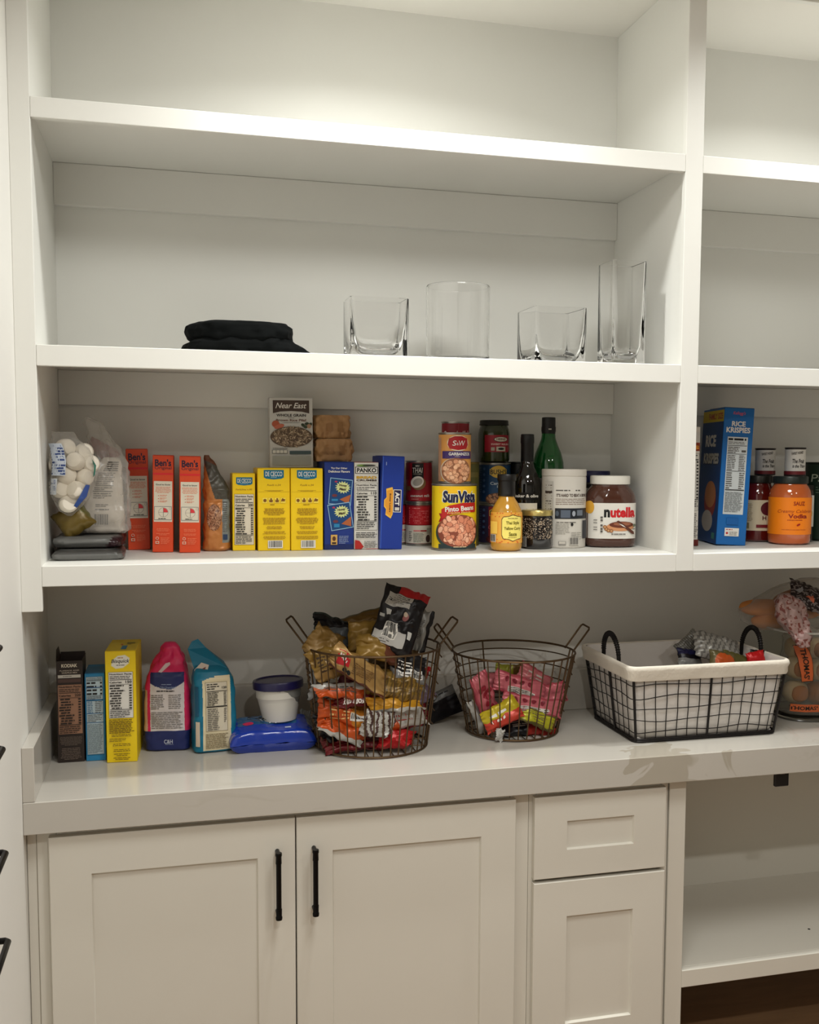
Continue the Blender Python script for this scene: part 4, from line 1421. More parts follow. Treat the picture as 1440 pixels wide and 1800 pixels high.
# ------------------------------------------------------------------ soft packs
def pouch(name, label, cat, loc, w, h, t_, rot, colf, art=None, seed=1, crinkle=0.004, crimp='v', group=None, bend=0.0, nu=26, nv=22, boxy=False, warp=0.0):
    """a filled film pack, flat in local x-z, printed side to -y; colf(u, v, back) -> material, u v in -1..1"""
    def pt(u, v, side, d=0.0):
        a, c = (u, v) if crimp == 'v' else (v, u)
        e = max(0.0, 1 - abs(c) ** 3.2)
        prof = (max(0.0, 1 - abs(a) ** 3.4) ** .55) * (e ** .75) if not boxy else (max(0.0, 1 - abs(a) ** 9) ** .4) * (max(0.0, 1 - abs(c) ** 7) ** .6)
        cr = 1 - .07 * (1 - abs(c) ** 2)
        x = u * w / 2 * (cr if crimp == 'v' else 1)
        z = v * h / 2 * (1 if crimp == 'v' else cr)
        q = Vector((u * w * 14 + seed * 7.3, v * h * 14, side * 3.1 + seed))
        wv = crinkle * (noise.noise(q) + .55 * noise.noise(q * 2.6)) * (.35 + .65 * e)
        fold = crinkle * .7 * math.sin((u if crimp == 'v' else v) * 17 + seed) * (1 - e) * .6
        y = side * -(t_ / 2 * prof + abs(wv) * .8 * prof + .0004) + (wv * .8 + fold) * (1 - prof * .6)
        y += bend * (v * v if crimp == 'v' else u * u)
        x += crinkle * .8 * noise.noise(Vector((v * 3 + seed, u * 2, 5))) * (1 if crimp == 'v' else .4)
        z += crinkle * .8 * noise.noise(Vector((u * 3, v * 2 + seed, 9)))
        if warp:
            y += warp * (u * v * math.sin(seed * 1.7) + .7 * noise.noise(Vector((u * 1.3 + seed, v * 1.3, 2.5))))
            x += warp * .9 * v * noise.noise(Vector((u * 1.1, v * 1.4 + seed, 7))) + warp * .5 * v * math.sin(seed * 3.1)
            z += warp * .8 * u * noise.noise(Vector((u * 1.6 + seed, v, 4)))
        return Vector((x, y - side * d, z))
    b = MB()
    for side in (1, -1):
        vs = [pt(-1 + 2 * i / nu, -1 + 2 * j / nv, side) for j in range(nv + 1) for i in range(nu + 1)]
        fs, us = [], []
        for j in range(nv):
            for i in range(nu):
                k = j * (nu + 1) + i
                fs.append((k, k + 1, k + nu + 2, k + nu + 1) if side == 1 else (k, k + nu + 1, k + nu + 2, k + 1))
                us.append((-1 + 2 * (i + .5) / nu, -1 + 2 * (j + .5) / nv))
        b.add(vs, fs, (lambda us, side: (lambda i: colf(us[i][0], us[i][1], side < 0)))(us, side))
    if art:
        art(Art(b, lambda u, v, d: pt(u / (w / 2), v / (h / 2), 1, d), True, seed, step=.007, base=.0005), w / 2, h / 2)
    o = b.build(name, None, recalc=False, angle=60)
    o.location = loc
    o.rotation_euler = tuple(R(a) for a in rot)
    tag(o, label, cat, group)
    return o


GR1, GR2, GR3 = foil(122, 122, 120), foil(84, 82, 80), foil(48, 18, 26)


def slab_pack(name, label, x0, x1, y0, y1, z0, h, colf, seed, cat='packet'):
    cx, cy, a, b_ = (x0 + x1) / 2, (y0 + y1) / 2, (x1 - x0) / 2, (y1 - y0) / 2
    t = thing(name, label, cat, (cx, cy, z0))
    del_ = None
    b = MB()
    sec = [(0, a * .93, b_ * .95, 7, 0, 0), (h * .15, a * .99, b_ * .98, 8, 0, 0), (h * .5, a, b_, 8, 0, 0), (h * .8, a * .96, b_ * .96, 7, 0, 0), (h, a * .80, b_ * .88, 6, 0, 0)]
    loft(b, sec, colf(0, 0, 0), 110, wrinkle(.007, 34, seed, .002), colf=colf, step=.0022)
    b.build('film', t, angle=70)
    return t


slab_pack('grey_packet', 'flat grey film packet lying at the bottom of the pile in the shelf corner', .008, .172, .115, .30, Z3T + .0006, .024,
          lambda x, y, z: GR1 if z < .014 else GR2, 3.0)
slab_pack('foil_packet', 'grey and maroon foil packet lying under the white flour bag', .007, .170, .140, .36, Z3T + .0285, .026,
          lambda x, y, z: (GR3 if x > .035 + z else (GR1 if z > .008 else GR2)), 9.0)
ZB = Z3T + .0575

# olive gold pouch
OLV = foil(120, 98, 36)
pouch('gold_pouch', 'olive gold foil pouch slumped under the marshmallow bag', 'pouch', (.054, .180, ZB + .036), .082, .074, .050, (-18, -34, 0), lambda u, v, k: OLV if u + v * .4 < .7 else foil(110, 104, 50), seed=5, crinkle=.0028)
# red packet at the back
pouch('red_packet', 'crumpled red and orange packet poking up behind the marshmallow bag', 'packet', (.101, .345, 1.664), .085, .10, .02, (6, 30, 0),
      lambda u, v, k: foil(176, 52, 60) if v > .3 else (foil(220, 130, 40) if u > .1 else foil(30, 90, 70)), seed=6, crinkle=.006)

# marshmallows in a clear printed bag
t = thing('marshmallow_bag', 'clear printed bag of large white marshmallows leaning in the corner of the shelf', 'bag', (.0505, .160, ZB + .058), (0, 0, 0))
MW = mat((240, 232, 218), .6, sub=.2)
for k, (px_, pz, dy, ro) in enumerate([(-.010, .150, .010, 20), (.014, .118, -.022, -5), (.044, .112, .006, 12), (-.006, .084, -.020, -30), (.030, .080, -.004, 25), (-.020, .052, -.016, 10),
                                       (.016, .050, -.024, -15), (-.004, .018, -.018, 8), (-.026, .110, .004, 40), (.030, .140, .02, 10), (.010, .10, .03, 60), (-.02, .08, .03, 10)]):
    b = MB()
    b.lathe([(.008, -.019), (.016, -.0175), (.0205, -.012), (.0215, 0), (.0205, .012), (.016, .0175), (.008, .019)], MW, n=20)
    o = b.build('marshmallow', t)
    o.location = (px_, dy, pz)
    o.rotation_euler = (R(80 + ro * .4), R(ro), R(ro * 2))
sec = [(-.012, .006, .006, 2, -.004, 0), (.0, .022, .026, 2.2, -.006, 0), (.03, .043, .042, 2.4, -.002, 0), (.07, .049, .048, 2.5, .003, .002), (.12, .050, .050, 2.5, .006, .004), (.150, .045, .040, 2.4, .0, .006), (.172, .030, .024, 2.2, -.012, .008), (.188, .026, .006, 2.2, -.016, .01)]
b = MB()
wr = wrinkle(.005, 28, 2)
loft(b, sec, FILM, 120, wr, step=.005)
b.build('film_bag', t, angle=80)
b = MB()
BL = ink(52, 72, 128)
sf = loft_front(sec, wr)
a = Art(b, lambda u, v, d: sf(u, v, d), True, 7, base=.0040)
a.rect(-.042, .085, -.010, .160, ink(196, 204, 216))
a.lines(-.042, .086, -.010, .158, 11, BL, .68, .1)
a.rect(-.043, .040, -.028, .078, ink(200, 204, 210)); a.lines(-.043, .042, -.030, .076, 9, BL, .4)
a.poly([(.020, .008), (.040, .036), (.044, .062), (.036, .064), (.026, .038), (.014, .014)], ink(50, 84, 160))
a.poly([(.046, .124), (.051, .10), (.049, .080), (.053, .088), (.0545, .108)], ink(30, 110, 92))
b.build('printed_film', t, recalc=False)

# white flour bag with a twisted clear neck
t = thing('flour_bag', 'white flour bag with a barcode inside a clear twisted plastic sleeve', 'bag', (.1135, .252, ZB), (0, 1, 3))
FW = mat((222, 212, 200), .6)
sec = [(0, .047, .030, 4, 0, 0), (.006, .053, .036, 4.5, 0, 0), (.04, .054, .038, 4.2, 0, 0), (.08, .050, .035, 3.5, .001, 0), (.12, .042, .030, 3, .006, 0), (.150, .037, .026, 2.8, .013, 0), (.172, .030, .020, 2.6, .020, 0), (.186, .018, .012, 2.4, .024, 0)]
wr = wrinkle(.0035, 32, 4)
b = MB(); loft(b, sec, FW, 180, wr, step=.004)
sf = loft_front(sec, wr)
a = Art(b, lambda u, v, d: sf(u, v, d), True, 8, base=.0008)
a.barcode(-.020, .018, .018, .048, KG, FW)
a.lines(-.016, .056, .018, .060, 1, K, .6)
a.lines(-.015, .064, .016, .072, 2, KG, .4)
a.lines(-.022, .084, .022, .100, 3, KG, .35)
a.rect(-.024, .102, .022, .1035, K); a.lines(-.022, .105, .020, .114, 2, KG, .4); a.rect(-.020, .1165, .022, .118, K)
a.lines(-.020, .12, .022, .150, 6, KG, .4)
for k in range(5):
    a.rect(-.010 + k * .001, .153 + k * .0052, .024 - k * .001, .1548 + k * .0052, K)
b.build('paper_bag', t, recalc=False, angle=60)
sec = [(.0, .054, .042, 4, .001, 0), (.006, .062, .048, 4, .001, 0), (.08, .062, .048, 3.4, .004, 0), (.14, .056, .042, 2.8, .012, 0), (.19, .042, .024, 2.4, .012, .004), (.22, .034, .014, 2.2, .000, .004), (.25, .026, .008, 2, -.014, .004), (.272, .016, .004, 2, -.022, .004), (.284, .004, .003, 2, -.030, .004)]
b = MB(); loft(b, sec, FILM2, 90, wrinkle(.011, 30, 11), step=.005)
b.build('plastic_sleeve', t, angle=80)

# orange grain pouch
t = thing('grain_pouch', 'orange pouch of brown grain with a crumpled top beside the pasta boxes', 'pouch', (.3955, .325, Z3T + .0004), (0, 0, -8))
OG = foil(216, 140, 72)
GD = foil(92, 88, 78)
GL = foil(150, 156, 152)


def gcol(x, y, z):
    if z > .222 - x * .5: return foil(120, 70, 40)
    if z > .135 and x + .016 > (.215 - z) * .30 - .01: return GD
    if y < 0 and x > .017 and .02 < z < .14: return GL
    return OG


sec = [(0, .028, .024, 3, 0, 0), (.006, .035, .030, 3.2, 0, 0), (.07, .034, .028, 3, .001, 0), (.125, .034, .022, 2.6, .001, 0), (.133, .031, .016, 2.6, .0, 0), (.160, .034, .020, 2.4, -.001, 0), (.190, .026, .012, 2.2, -.006, .003), (.222, .016, .005, 2.2, -.014, .005), (.250, .005, .003, 2, -.024, .006)]
wr = wrinkle(.0045, 34, 5)
b = MB(); loft(b, sec, OG, 160, wr, colf=gcol, step=.002)
sf = loft_front(sec, wr)
a = Art(b, lambda u, v, d: sf(u, v, d), True, 9, base=.001)
a.beans(-.004, .088, .019, .034, 330, .0026, .0017, [ink(176, 128, 96), ink(150, 104, 74), ink(200, 156, 120)], ink(112, 72, 50))
a.lines(.018, .05, .030, .13, 15, KG, .35); a.rect(.019, .03, .030, .044, ink(40, 60, 90))
b.build('film', t, recalc=False, angle=70)

# kraft paper parcels on the pasta boxes
KP = mat((178, 136, 92), .62, bump=.8, scale=45)


def parcel(x, y, z, w, d, h, lab, seed):
    t = thing('paper_parcel', lab, 'parcel', (x, y, z), (0, 0, (seed % 3 - 1) * 3))
    a, b_ = w / 2, d / 2
    sec = [(0, a * .9, b_ * .9, 5, 0, 0), (h * .08, a * .98, b_ * .98, 5, 0, 0), (h * .45, a, b_, 5.5, 0, 0), (h * .88, a * .97, b_ * .97, 5, 0, 0), (h, a * .86, b_ * .86, 4.5, 0, 0)]
    wr = wrinkle(.009, 40, seed)
    b = MB(); loft(b, sec, KP, 160, wr, step=.003)
    sf = loft_front(sec, wr)
    ar = Art(b, lambda u, v, d: sf(u, v, d), True, seed, base=.0012)
    c = mat((160, 118, 76), .6)
    ar.rect(-a * .4, h * .3, -a * .05, h * .62, c); ar.rect(a * .25, h * .28, a * .55, h * .7, c)
    b.build('paper', t, recalc=False, angle=60)


parcel(.7150, .372 + .035, Z3T + .2352, .106, .07, .062, 'crumpled brown kraft paper parcel resting on the navy graham cracker box', 4)
parcel(.7100, .372 + .035, Z3T + .2985, .098, .066, .063, 'upper brown kraft paper parcel stacked on the other parcel', 8)

# ------------------------------------------------------------------ top-shelf things: black bag and glass vases
BC = mat((7, 9, 9), .95, name='black_cloth')
BC.node_tree.nodes['Principled BSDF'].inputs['Specular IOR Level'].default_value = 0.15
t = thing('folded_cloth_bag', 'folded black fabric bag lying on the upper shelf', 'bag', (.467, .19, Z2T + .0003), (0, 0, -2))
b = MB()
loft(b, [(0, .128, .085, 3, .012, 0), (.006, .146, .095, 3, .012, 0), (.018, .150, .098, 3, -.002, 0), (.030, .138, .095, 3.2, -.010, 0), (.042, .118, .086, 3.2, -.010, 0)], BC, 120, wrinkle(.018, 17, 3), step=.002)
b.build('lower_fold', t, angle=70)
b = MB()
loft(b, [(.034, .112, .080, 3.2, -.010, 0), (.044, .124, .088, 3.2, -.012, 0), (.060, .129, .090, 3.2, -.014, 0), (.074, .124, .087, 3, -.012, 0), (.083, .104, .075, 2.6, -.006, 0), (.087, .05, .04, 2.4, -.004, 0)], BC, 120, wrinkle(.013, 20, 8), step=.002)
b.build('upper_fold', t, angle=70)


def glass_block(name, label, x0, x1, y0, d, h, wall, foot, nose=4.0, grow=.004):
    t = thing(name, label, 'vase', ((x0 + x1) / 2, y0 + d / 2, Z2T + .0004))
    a, b_ = (x1 - x0) / 2, d / 2
    N = 64
    outer = [(0, a - .002, b_ - .002, 14, 0, 0), (.002, a, b_, 16, 0, 0), (h - .001, a, b_, 16, 0, 0), (h, a - .0008, b_ - .0008, 16, 0, 0)]
    inner = [(h, a - wall * .3, b_ - wall * .3, 14, 0, 0), (h * .6, a - wall * .55, b_ - wall * .55, 12, 0, 0), (foot + .035, a - wall * 1.0, b_ - wall * 1.0, 8, 0, 0), (foot + .014, a - wall * 1.45, b_ - wall * 1.45, 5, 0, 0), (foot + .003, a - wall * 2.4, b_ - wall * 2.4, 4, 0, 0), (foot, a * .35, b_ * .35, 3, 0, 0)]
    rings = [[loft_pt(s_, 2 * PI * j / N) for j in range(N)] for s_ in outer + inner]
    b = MB(); b.rings(rings, GLASS)
    b.build('glass', t, angle=35)


glass_block('square_glass_vase', 'low square clear glass vase nearest the black fabric bag', .711, .860, .085, .110, .149, .012, .010)
glass_block('square_glass_vase', 'wide low clear glass vase between the round and the tall vases', 1.189, 1.334, .085, .150, .146, .009, .007)
glass_block('tall_glass_vase', 'tall narrow rectangular clear glass vase nearest the divider', 1.402, 1.500, .085, .100, .274, .010, .018)
t = thing('round_glass_vase', 'round clear glass cylinder vase on the upper shelf', 'vase', (1.009, .175, Z2T + .0004))
b = MB(); b.lathe([(.078, 0), (.0815, .001), (.0825, .004), (.0825, .008), (.0828, .192), (.0828, .196), (.0815, .199), (.0797, .1985), (.0792, .196), (.0792, .192), (.0790, .020), (.0785, .014), (.0765, .010), (.072, .008), (.066, .0075), (.02, .0075)], GLASS, n=80)
b.build('glass', t, angle=60)

# ------------------------------------------------------------------ worktop: boxes and bags at the left
ZW = ZC + .0004
KB = ink(44, 34, 30)
TN = ink(150, 110, 86)


def kodiak(a, w, h):
    a.text('KODIAK', 0, h * .955, w * .60, h * .034, CREAM, .03)
    a.text('FLAPJACK AND', 0, h * .905, w * .74, h * .015, ink(190, 176, 160), .02)
    a.text('WAFFLE MIX', 0, h * .885, w * .6, h * .015, ink(190, 176, 160), .02)
    a.rect(-w * .44, h * .835, w * .42, h * .865, ink(196, 190, 180)); a.lines(-w * .25, h * .845, w * .2, h * .855, 1, K, .5)
    a.rect(-w * .44, h * .79, w * .42, h * .825, ink(78, 56, 50))
    a.nutri(-w * .46, h * .28, w * .46, h * .77, TN, K, '220', rows=10)
    a.lines(-w * .42, h * .17, w * .44, h * .26, 8, ink(120, 104, 92), .3, center=True)
    a.lines(-w * .4, h * .03, w * .4, h * .15, 8, ink(130, 112, 100), .3, center=True)


t = thing('pancake_mix_box', 'dark brown pancake mix box with its top open, nearest the left wall', 'box', (.0315, .234, ZW), (0, 0, 0))
w, d, h = .062, .10, .256
b = MB()
b.box(-w / 2, w / 2, 0, .0012, 0, h, KB)
b.box(-w / 2, -w / 2 + .0012, .0013, d, 0, h + .001, KB)
b.box(w / 2 - .0012, w / 2, .0013, d, 0, h + .001, KB)
b.box(-w / 2 + .0013, w / 2 - .0013, d - .0012, d, 0, h + .006, KB)
b.box(-w / 2 + .0013, w / 2 - .0013, .0013, d - .0013, 0, .0012, KB)
b.box(-w / 2 + .003, w / 2 - .003, .004, d - .004, .002, h - .05, ink(90, 70, 58))
kodiak(Art(b, flat(0, 0, 0), seed=101), w, h)
b.build('carton', t, smooth=False, recalc=False)
f = MB()
f.add([(-w / 2, 0, h + .001), (-w / 2, d, h + .001), (-w / 2 - .002, d - .015, h + .024), (-w / 2 - .002, .03, h + .024)], [(0, 1, 2, 3)], KB)
f.add([(-w / 2 + .0004, 0, h + .001), (-w / 2 + .0004, d, h + .001), (-w / 2 - .0016, d - .015, h + .024), (-w / 2 - .0016, .03, h + .024)], [(3, 2, 1, 0)], KB)
f.build('open_flap', t, smooth=False, recalc=False)


def pancake2(a, w, h):
    a.nutri(-w * .44, h * .70, w * .40, h * .965, ink(186, 206, 216), K, None, True, rows=4)
    a.rect(-w * .42, h * .08, w * .40, h * .69, ink(170, 186, 192))
    a.rect(-w * .42, h * .84, w * .4, h * .848, ink(20, 80, 130))
    for v in (.70, .545, .44):
        a.rect(-w * .42, h * v, w * .4, h * (v + .007), ink(20, 84, 130))
    a.lines(-w * .38, h * .55, -w * .1, h * .69, 7, ink(40, 90, 130), .4); a.lines(0, h * .55, w * .35, h * .69, 7, KG, .35)
    a.lines(-w * .38, h * .45, w * .36, h * .54, 5, KG, .35)
    a.lines(-w * .4, h * .09, w * .36, h * .43, 22, ink(110, 124, 130), .4)


carton('baking_mix_box', 'slim light blue box between the dark brown box and the yellow box', 'box', .0905, .232, ZW, .0475, .12, .222, ink(40, 128, 176), pancake2, flap=ink(46, 110, 150), seed=102)


def bisquick(a, w, h):
    a.ell(0, h * .905, w * .34, h * .062, ink(240, 222, 120), 8, PI / 8); a.ell(0, h * .905, w * .32, h * .056, ink(232, 228, 214), 8, PI / 8)
    a.text('Bisquick', 0, h * .908, w * .60, h * .042, K, .015, .25)
    a.lines(-w * .16, h * .935, w * .16, h * .947, 1, ink(180, 120, 40), .6, center=True); a.lines(-w * .2, h * .87, w * .2, h * .882, 1, KG, .5, center=True)
    a.nutri(-w * .40, h * .40, w * .40, h * .815, ink(226, 222, 214), K, '150', rows=10)
    BR = ink(90, 66, 20)
    a.lines(-w * .40, h * .265, w * .42, h * .395, 10, BR, .5)
    a.lines(-w * .34, h * .235, w * .34, h * .26, 2, BR, .4, center=True)
    a.lines(-w * .40, h * .19, w * .2, h * .225, 3, BR, .4)
    for v in (.165, .115, .075, .04):
        a.lines(-w * .3, h * (v - .015), w * .3, h * (v + .012), 2, BR, .4, center=True)


def bis_top(a, w, d):
    a.rect(-w * .02, d * .12, w * .16, d * .42, ink(60, 128, 160))
    a.ell(-w * .05, d * .5, w * .04, d * .05, ink(200, 60, 40), 10)
    a.lines(w * .1, d * .5, w * .38, d * .68, 3, K, .4)


carton('baking_mix_box', 'bright yellow baking mix box, tallest of the three boxes on the worktop', 'box', .1540, .204, ZW, .0730, .170, .281, ink(242, 208, 20), bisquick, yaw=-3, flap=ink(222, 190, 30), top=bis_top, seed=103)

# pink and navy sugar bag
t = thing('sugar_bag', 'pink and navy sugar bag with a rolled down pink top', 'bag', (.2660, .312, ZW), (0, 0, -7))
PK, NV, PW = mat((214, 40, 92), .42, bump=.2, scale=40), mat((30, 40, 96), .42), mat((214, 206, 206), .5)


def scol(x, y, z):
    if z < .054: return NV
    if z > .205: return PK
    if y < -.02 and abs(x - .002) < .043:
        arch = .165 + .018 * ((x / .045) ** 2)
        return PW if z < arch - .002 else NV
    if x < -.048 and z < .16: return mat((206, 170, 140), .5)
    return PK


sec = [(0, .050, .030, 5, 0, 0), (.005, .057, .036, 6, 0, 0), (.08, .0595, .039, 5.5, 0, 0), (.165, .0575, .037, 5, 0, 0), (.195, .052, .034, 4, .001, 0), (.222, .043, .028, 3, .003, .004), (.245, .036, .022, 2.6, .004, .006), (.265, .024, .016, 2.4, .006, .006), (.279, .010, .008, 2, .008, .006)]
wr0 = wrinkle(.0035, 26, 6); wr1 = wrinkle(.014, 22, 3)
wr = lambda p: wr0(p) + wr1(p) * max(0, min(1, (p.z - .19) / .04))
b = MB(); loft(b, sec, PK, 200, wr, colf=scol, step=.0018)
sf = loft_front(sec, wr)
a = Art(b, lambda u, v, d: sf(u, v, d), True, 21, base=.0006)
a.text('C&H', .004, .026, .022, .011, ink(190, 196, 214), .02)
a.lines(-.004, .017, .018, .020, 1, ink(150, 160, 190), .4)
a.text('C&H Granulated', .004, .1685, .040, .006, ink(150, 166, 200), 0, .2)
a.lines(-.014, .174, .016, .178, 1, ink(150, 166, 200), .4, center=True)
a.lines(-.024, .157, .034, .161, 1, K, .7)
a.lines(-.038, .112, -.004, .151, 8, KG, .36); a.lines(.006, .112, .040, .151, 8, KG, .3)
a.lines(-.038, .060, .042, .106, 10, KG, .34)
a.poly([(-.022, .208), (-.006, .228), (.004, .230), (.006, .224), (-.014, .206)], ink(216, 190, 190))
b.build('paper_bag', t, recalc=False, angle=60)

# teal flour bag
t = thing('flour_bag', 'teal flour bag with a cream nutrition panel and an unfolded top', 'bag', (.3800, .272, ZW), (0, 0, 8))
TL, CRM = mat((16, 112, 142), .45, bump=.15, scale=40), mat((222, 208, 172), .5)


def fcol(x, y, z):
    if y < -.02 and -.034 < x < .038 and .006 < z < .200 - max(0, -x) * .35: return CRM
    if x > .046 and y > -.02: return mat((190, 178, 130), .5)
    return TL


sec = [(0, .046, .030, 5, 0, 0), (.005, .053, .038, 6, 0, 0), (.08, .055, .040, 5.5, 0, 0), (.165, .053, .038, 5, 0, 0), (.192, .050, .034, 4.5, -.001, 0), (.210, .044, .026, 4, -.004, .003), (.222, .036, .010, 3.5, -.008, .008)]
wr = wrinkle(.003, 26, 16)
b = MB(); loft(b, sec, TL, 200, wr, colf=fcol, step=.0018)
sf = loft_front(sec, wr)
a = Art(b, lambda u, v, d: sf(u, v, d), True, 22, base=.0006)
a.rect(-.025, .058, .029, .184, ink(214, 204, 182)); a.outline(-.026, .057, .030, .185, ink(120, 96, 50), .0006)
a.text('120', .022, .170, .012, .006, K, .03); a.lines(-.022, .165, .010, .182, 3, K, .4)
a.rect(-.024, .161, .028, .1625, K); a.lines(-.022, .125, .008, .160, 9, K, .42); a.lines(.020, .125, .027, .160, 9, K, .42)
a.rect(-.024, .1205, .028, .1235, K); a.lines(-.022, .06, .008, .118, 12, KG, .4); a.lines(.020, .08, .027, .118, 8, KG, .4)
a.lines(-.027, .012, .030, .052, 11, ink(100, 80, 46), .42)
a.rect(-.0515, .02, -.042, .085, ink(206, 190, 170)); a.rect(-.0515, .10, -.044, .175, ink(20, 80, 110))
b.build('paper_bag', t, recalc=False, angle=60)
b = MB()
P0 = [(-.044, .004, .205), (.036, -.010, .214), (.044, .010, .206), (.034, .030, .225), (-.010, .040, .262), (-.030, .044, .286), (-.046, .044, .280), (-.058, .036, .262), (-.052, .02, .235)]
for s_ in (0, 1):
    b.add([(x, y + s_ * .0016, z) for x, y, z in P0], [tuple(range(9)) if s_ == 0 else tuple(range(8, -1, -1))], TL)
n9 = 9
b.f += [[i, (i + 1) % 9, 9 + (i + 1) % 9, 9 + i] for i in range(9)]; b.mi += [b.m(TL)] * 9
b.add([(-.052, -.012, .185), (-.022, -.022, .196), (-.012, -.012, .226), (-.030, -.004, .232), (-.048, -.004, .214)], [(0, 1, 2, 3, 4)], ink(206, 190, 176))
b.add([(-.044, -.0125, .200), (-.026, -.0185, .204), (-.020, -.0125, .222), (-.038, -.0085, .212)], [(0, 1, 2, 3)], ink(110, 60, 50))
b.build('top_fold', t, smooth=False, recalc=False)

# blue cookie pack with the tub on it
CB = mat((20, 54, 160), .22, coat=.4, bump=.2, scale=30)
CT = mat((30, 84, 130), .22, coat=.4, bump=.3, scale=50)


def ccol(u, v, back):
    if v < -.15 or back: return CB
    if u > .82: return foil(170, 176, 180)
    return CT if abs(u + .1) < .7 else CB


def cart_(a, x, z):
    a.ell(-x * .55, -z * .05, .014, .008, ink(190, 40, 80), 16)
    a.rect(x * .28, -z * .62, x * .42, -z * .54, ink(206, 214, 224))
    for r_ in (.016, .028):
        for k in range(14):
            t0 = k * .35
            a.ell(x * .15 + r_ * 1.6 * math.cos(t0), z * .15 + r_ * math.sin(t0), .0035, .002, ink(196, 206, 214), 8, t0)
    for k in range(6):
        a.ell(-x * (.1 + .08 * k), z * (.1 + .1 * (k % 3)), .006, .004, K, 10)


pouch('cookie_pack', 'shiny royal blue cookie pack lying under the round tub', 'packet', (.529, .262, ZW + .034), .222, .130, .062, (-80, 0, 0), ccol, cart_, seed=12, crinkle=.004, crimp='u', nu=48, nv=34, boxy=True)
pouch('cookie_pack_wrapper', 'clear crumpled wrapper end sticking out between the blue pack and the wire basket', 'wrapper', (.6205, .302, ZW + .050), .034, .062, .006, (-20, 20, 10), lambda u, v, k: foil(176, 178, 176), seed=13, crinkle=.006)
t = thing('storage_tub', 'round plastic tub of white powder with a navy lid on the blue cookie pack', 'tub', (.5530, .285, ZW + .0650), (-2, -2, 0))
PWD = mat((214, 210, 200), .35)
CLR = mat((122, 122, 118), .15, coat=.3)
b = MB()
n_ = 64
prs = [(.042, 0), (.0445, .002), (.050, .03), (.055, .055), (.0575, .062), (.0590, .064), (.0600, .088)]
pf = prof_r(prs)
zs = [i * .001 for i in range(89)]
n_ = 160
rings = [[(pf(z) * math.sin(2 * PI * j / n_), -pf(z) * math.cos(2 * PI * j / n_), z) for j in range(n_)] for z in zs]


def tubc(i):
    if i >= 88 * n_: return PWD
    k, j = divmod(i, n_)
    th = 2 * PI * j / n_
    lim = .085 - max(0, math.sin(th - .15)) * .05 - .004 * noise.noise(Vector((th * 5, zs[k] * 90, 1)))
    return CLR if zs[k] > lim else PWD


b.rings(rings, tubc)
b.build('tub_body', t)
body(t, 'lid', [(.0620, .086), (.0665, .088), (.0672, .104), (.0655, .108), (.0600, .109), (.0575, .106), (.02, .106)], mat((28, 24, 70), .3, coat=.3), n=64)

# ------------------------------------------------------------------ round wire baskets
def wire_basket(name, label, cx, cy, rb, rt, h, seed, tilt=0.0, nfront=21, nrings=6, hshift=0.0):
    t = thing(name, label, 'basket', (cx, cy, ZW), (0, tilt, 0))
    rw = .0019
    rad = lambda z: rb + (rt - rb) * z / h
    b = MB()
    n = 72
    b.tube([(rt * math.cos(2 * PI * i / n), rt * math.sin(2 * PI * i / n), h) for i in range(n)], .0030, BRONZE, True, 8)
    b.build('rim', t)
    b = MB()
    b.tube([(rb * math.cos(2 * PI * i / n), rb * math.sin(2 * PI * i / n), .004) for i in range(n)], .0028, BRONZE, True, 8)
    for k in range(-4, 5):
        q = k * rb / 4.6
        e = math.sqrt(rb * rb - q * q) - .001
        b.tube([(q, -e, .0045), (q, e, .0045)], .0015, BRONZE)
    for k in (-2, 0, 2):
        q = k * rb / 4.6
        e = math.sqrt(rb * rb - q * q) - .001
        b.tube([(-e, q, .0070), (e, q, .0070)], .0015, BRONZE)
    b.build('base', t)
    # front half: upright wires
    for k in range(nfront):
        a = R(-180 + 6 + (180 - 12) * k / (nfront - 1))
        b = MB()
        c_, s_ = math.cos(a), math.sin(a)
        b.tube([(rt * c_, rt * s_, h), (rad(h * .5) * c_, rad(h * .5) * s_, h * .5), (rb * c_, rb * s_, .004)], rw, BRONZE)
        b.build('upright_wire', t)
    for a in (R(90 + 14), R(2), R(178)):
        b = MB()
        c_, s_ = math.cos(a), math.sin(a)
        b.tube([(rt * c_, rt * s_, h), (rb * c_, rb * s_, .004)], rw * 1.25, BRONZE)
        b.build('upright_wire', t)
    # rear half: hoops ending in small loops beside the handles
    for k in range(nrings):
        z = h - .024 - k * (h - .05) / nrings
        r_ = rad(z) + .0015
        b = MB()
        pts = [(r_ * math.cos(R(a)), r_ * math.sin(R(a)), z) for a in range(-14, 195, 4)]
        e0 = (1.0 * (r_ + .006) * math.cos(R(-10)), (r_ + .006) * math.sin(R(-10)), z - .009)
        e1 = (-(r_ + .006) * math.cos(R(-10)), (r_ + .006) * math.sin(R(-10)), z - .009)
        b.tube([e0] + pts + [e1], rw, BRONZE)
        b.build('hoop_wire', t)
    for s_ in (-1, 1):
        b = MB()
        y1, y2 = -.030, .026
        rz = Matrix.Rotation(R(-22 if s_ < 0 else 4), 3, 'Z')
        out, up = .052, .060
        P = [(s_ * math.sqrt(rt * rt - y1 * y1), y1, h - .004), (s_ * (rt + out), y1 * .75, h + up), (s_ * (rt + out - .004), y2 * .75, h + up + .006), (s_ * math.sqrt(rt * rt - y2 * y2), y2, h - .004)]
        q = []
        P = [tuple(rz @ Vector(p)) for p in P]
        for i, p in enumerate(P):
            p = Vector(p)
            if 0 < i < 3:
                q.append(p + (Vector(P[i - 1]) - p).normalized() * .005); q.append(p + (Vector(P[i + 1]) - p).normalized() * .005)
            else:
                q.append(p)
        b.tube(q, .0027, BRONZE, False, 8)
        b.build('handle', t)
    return t


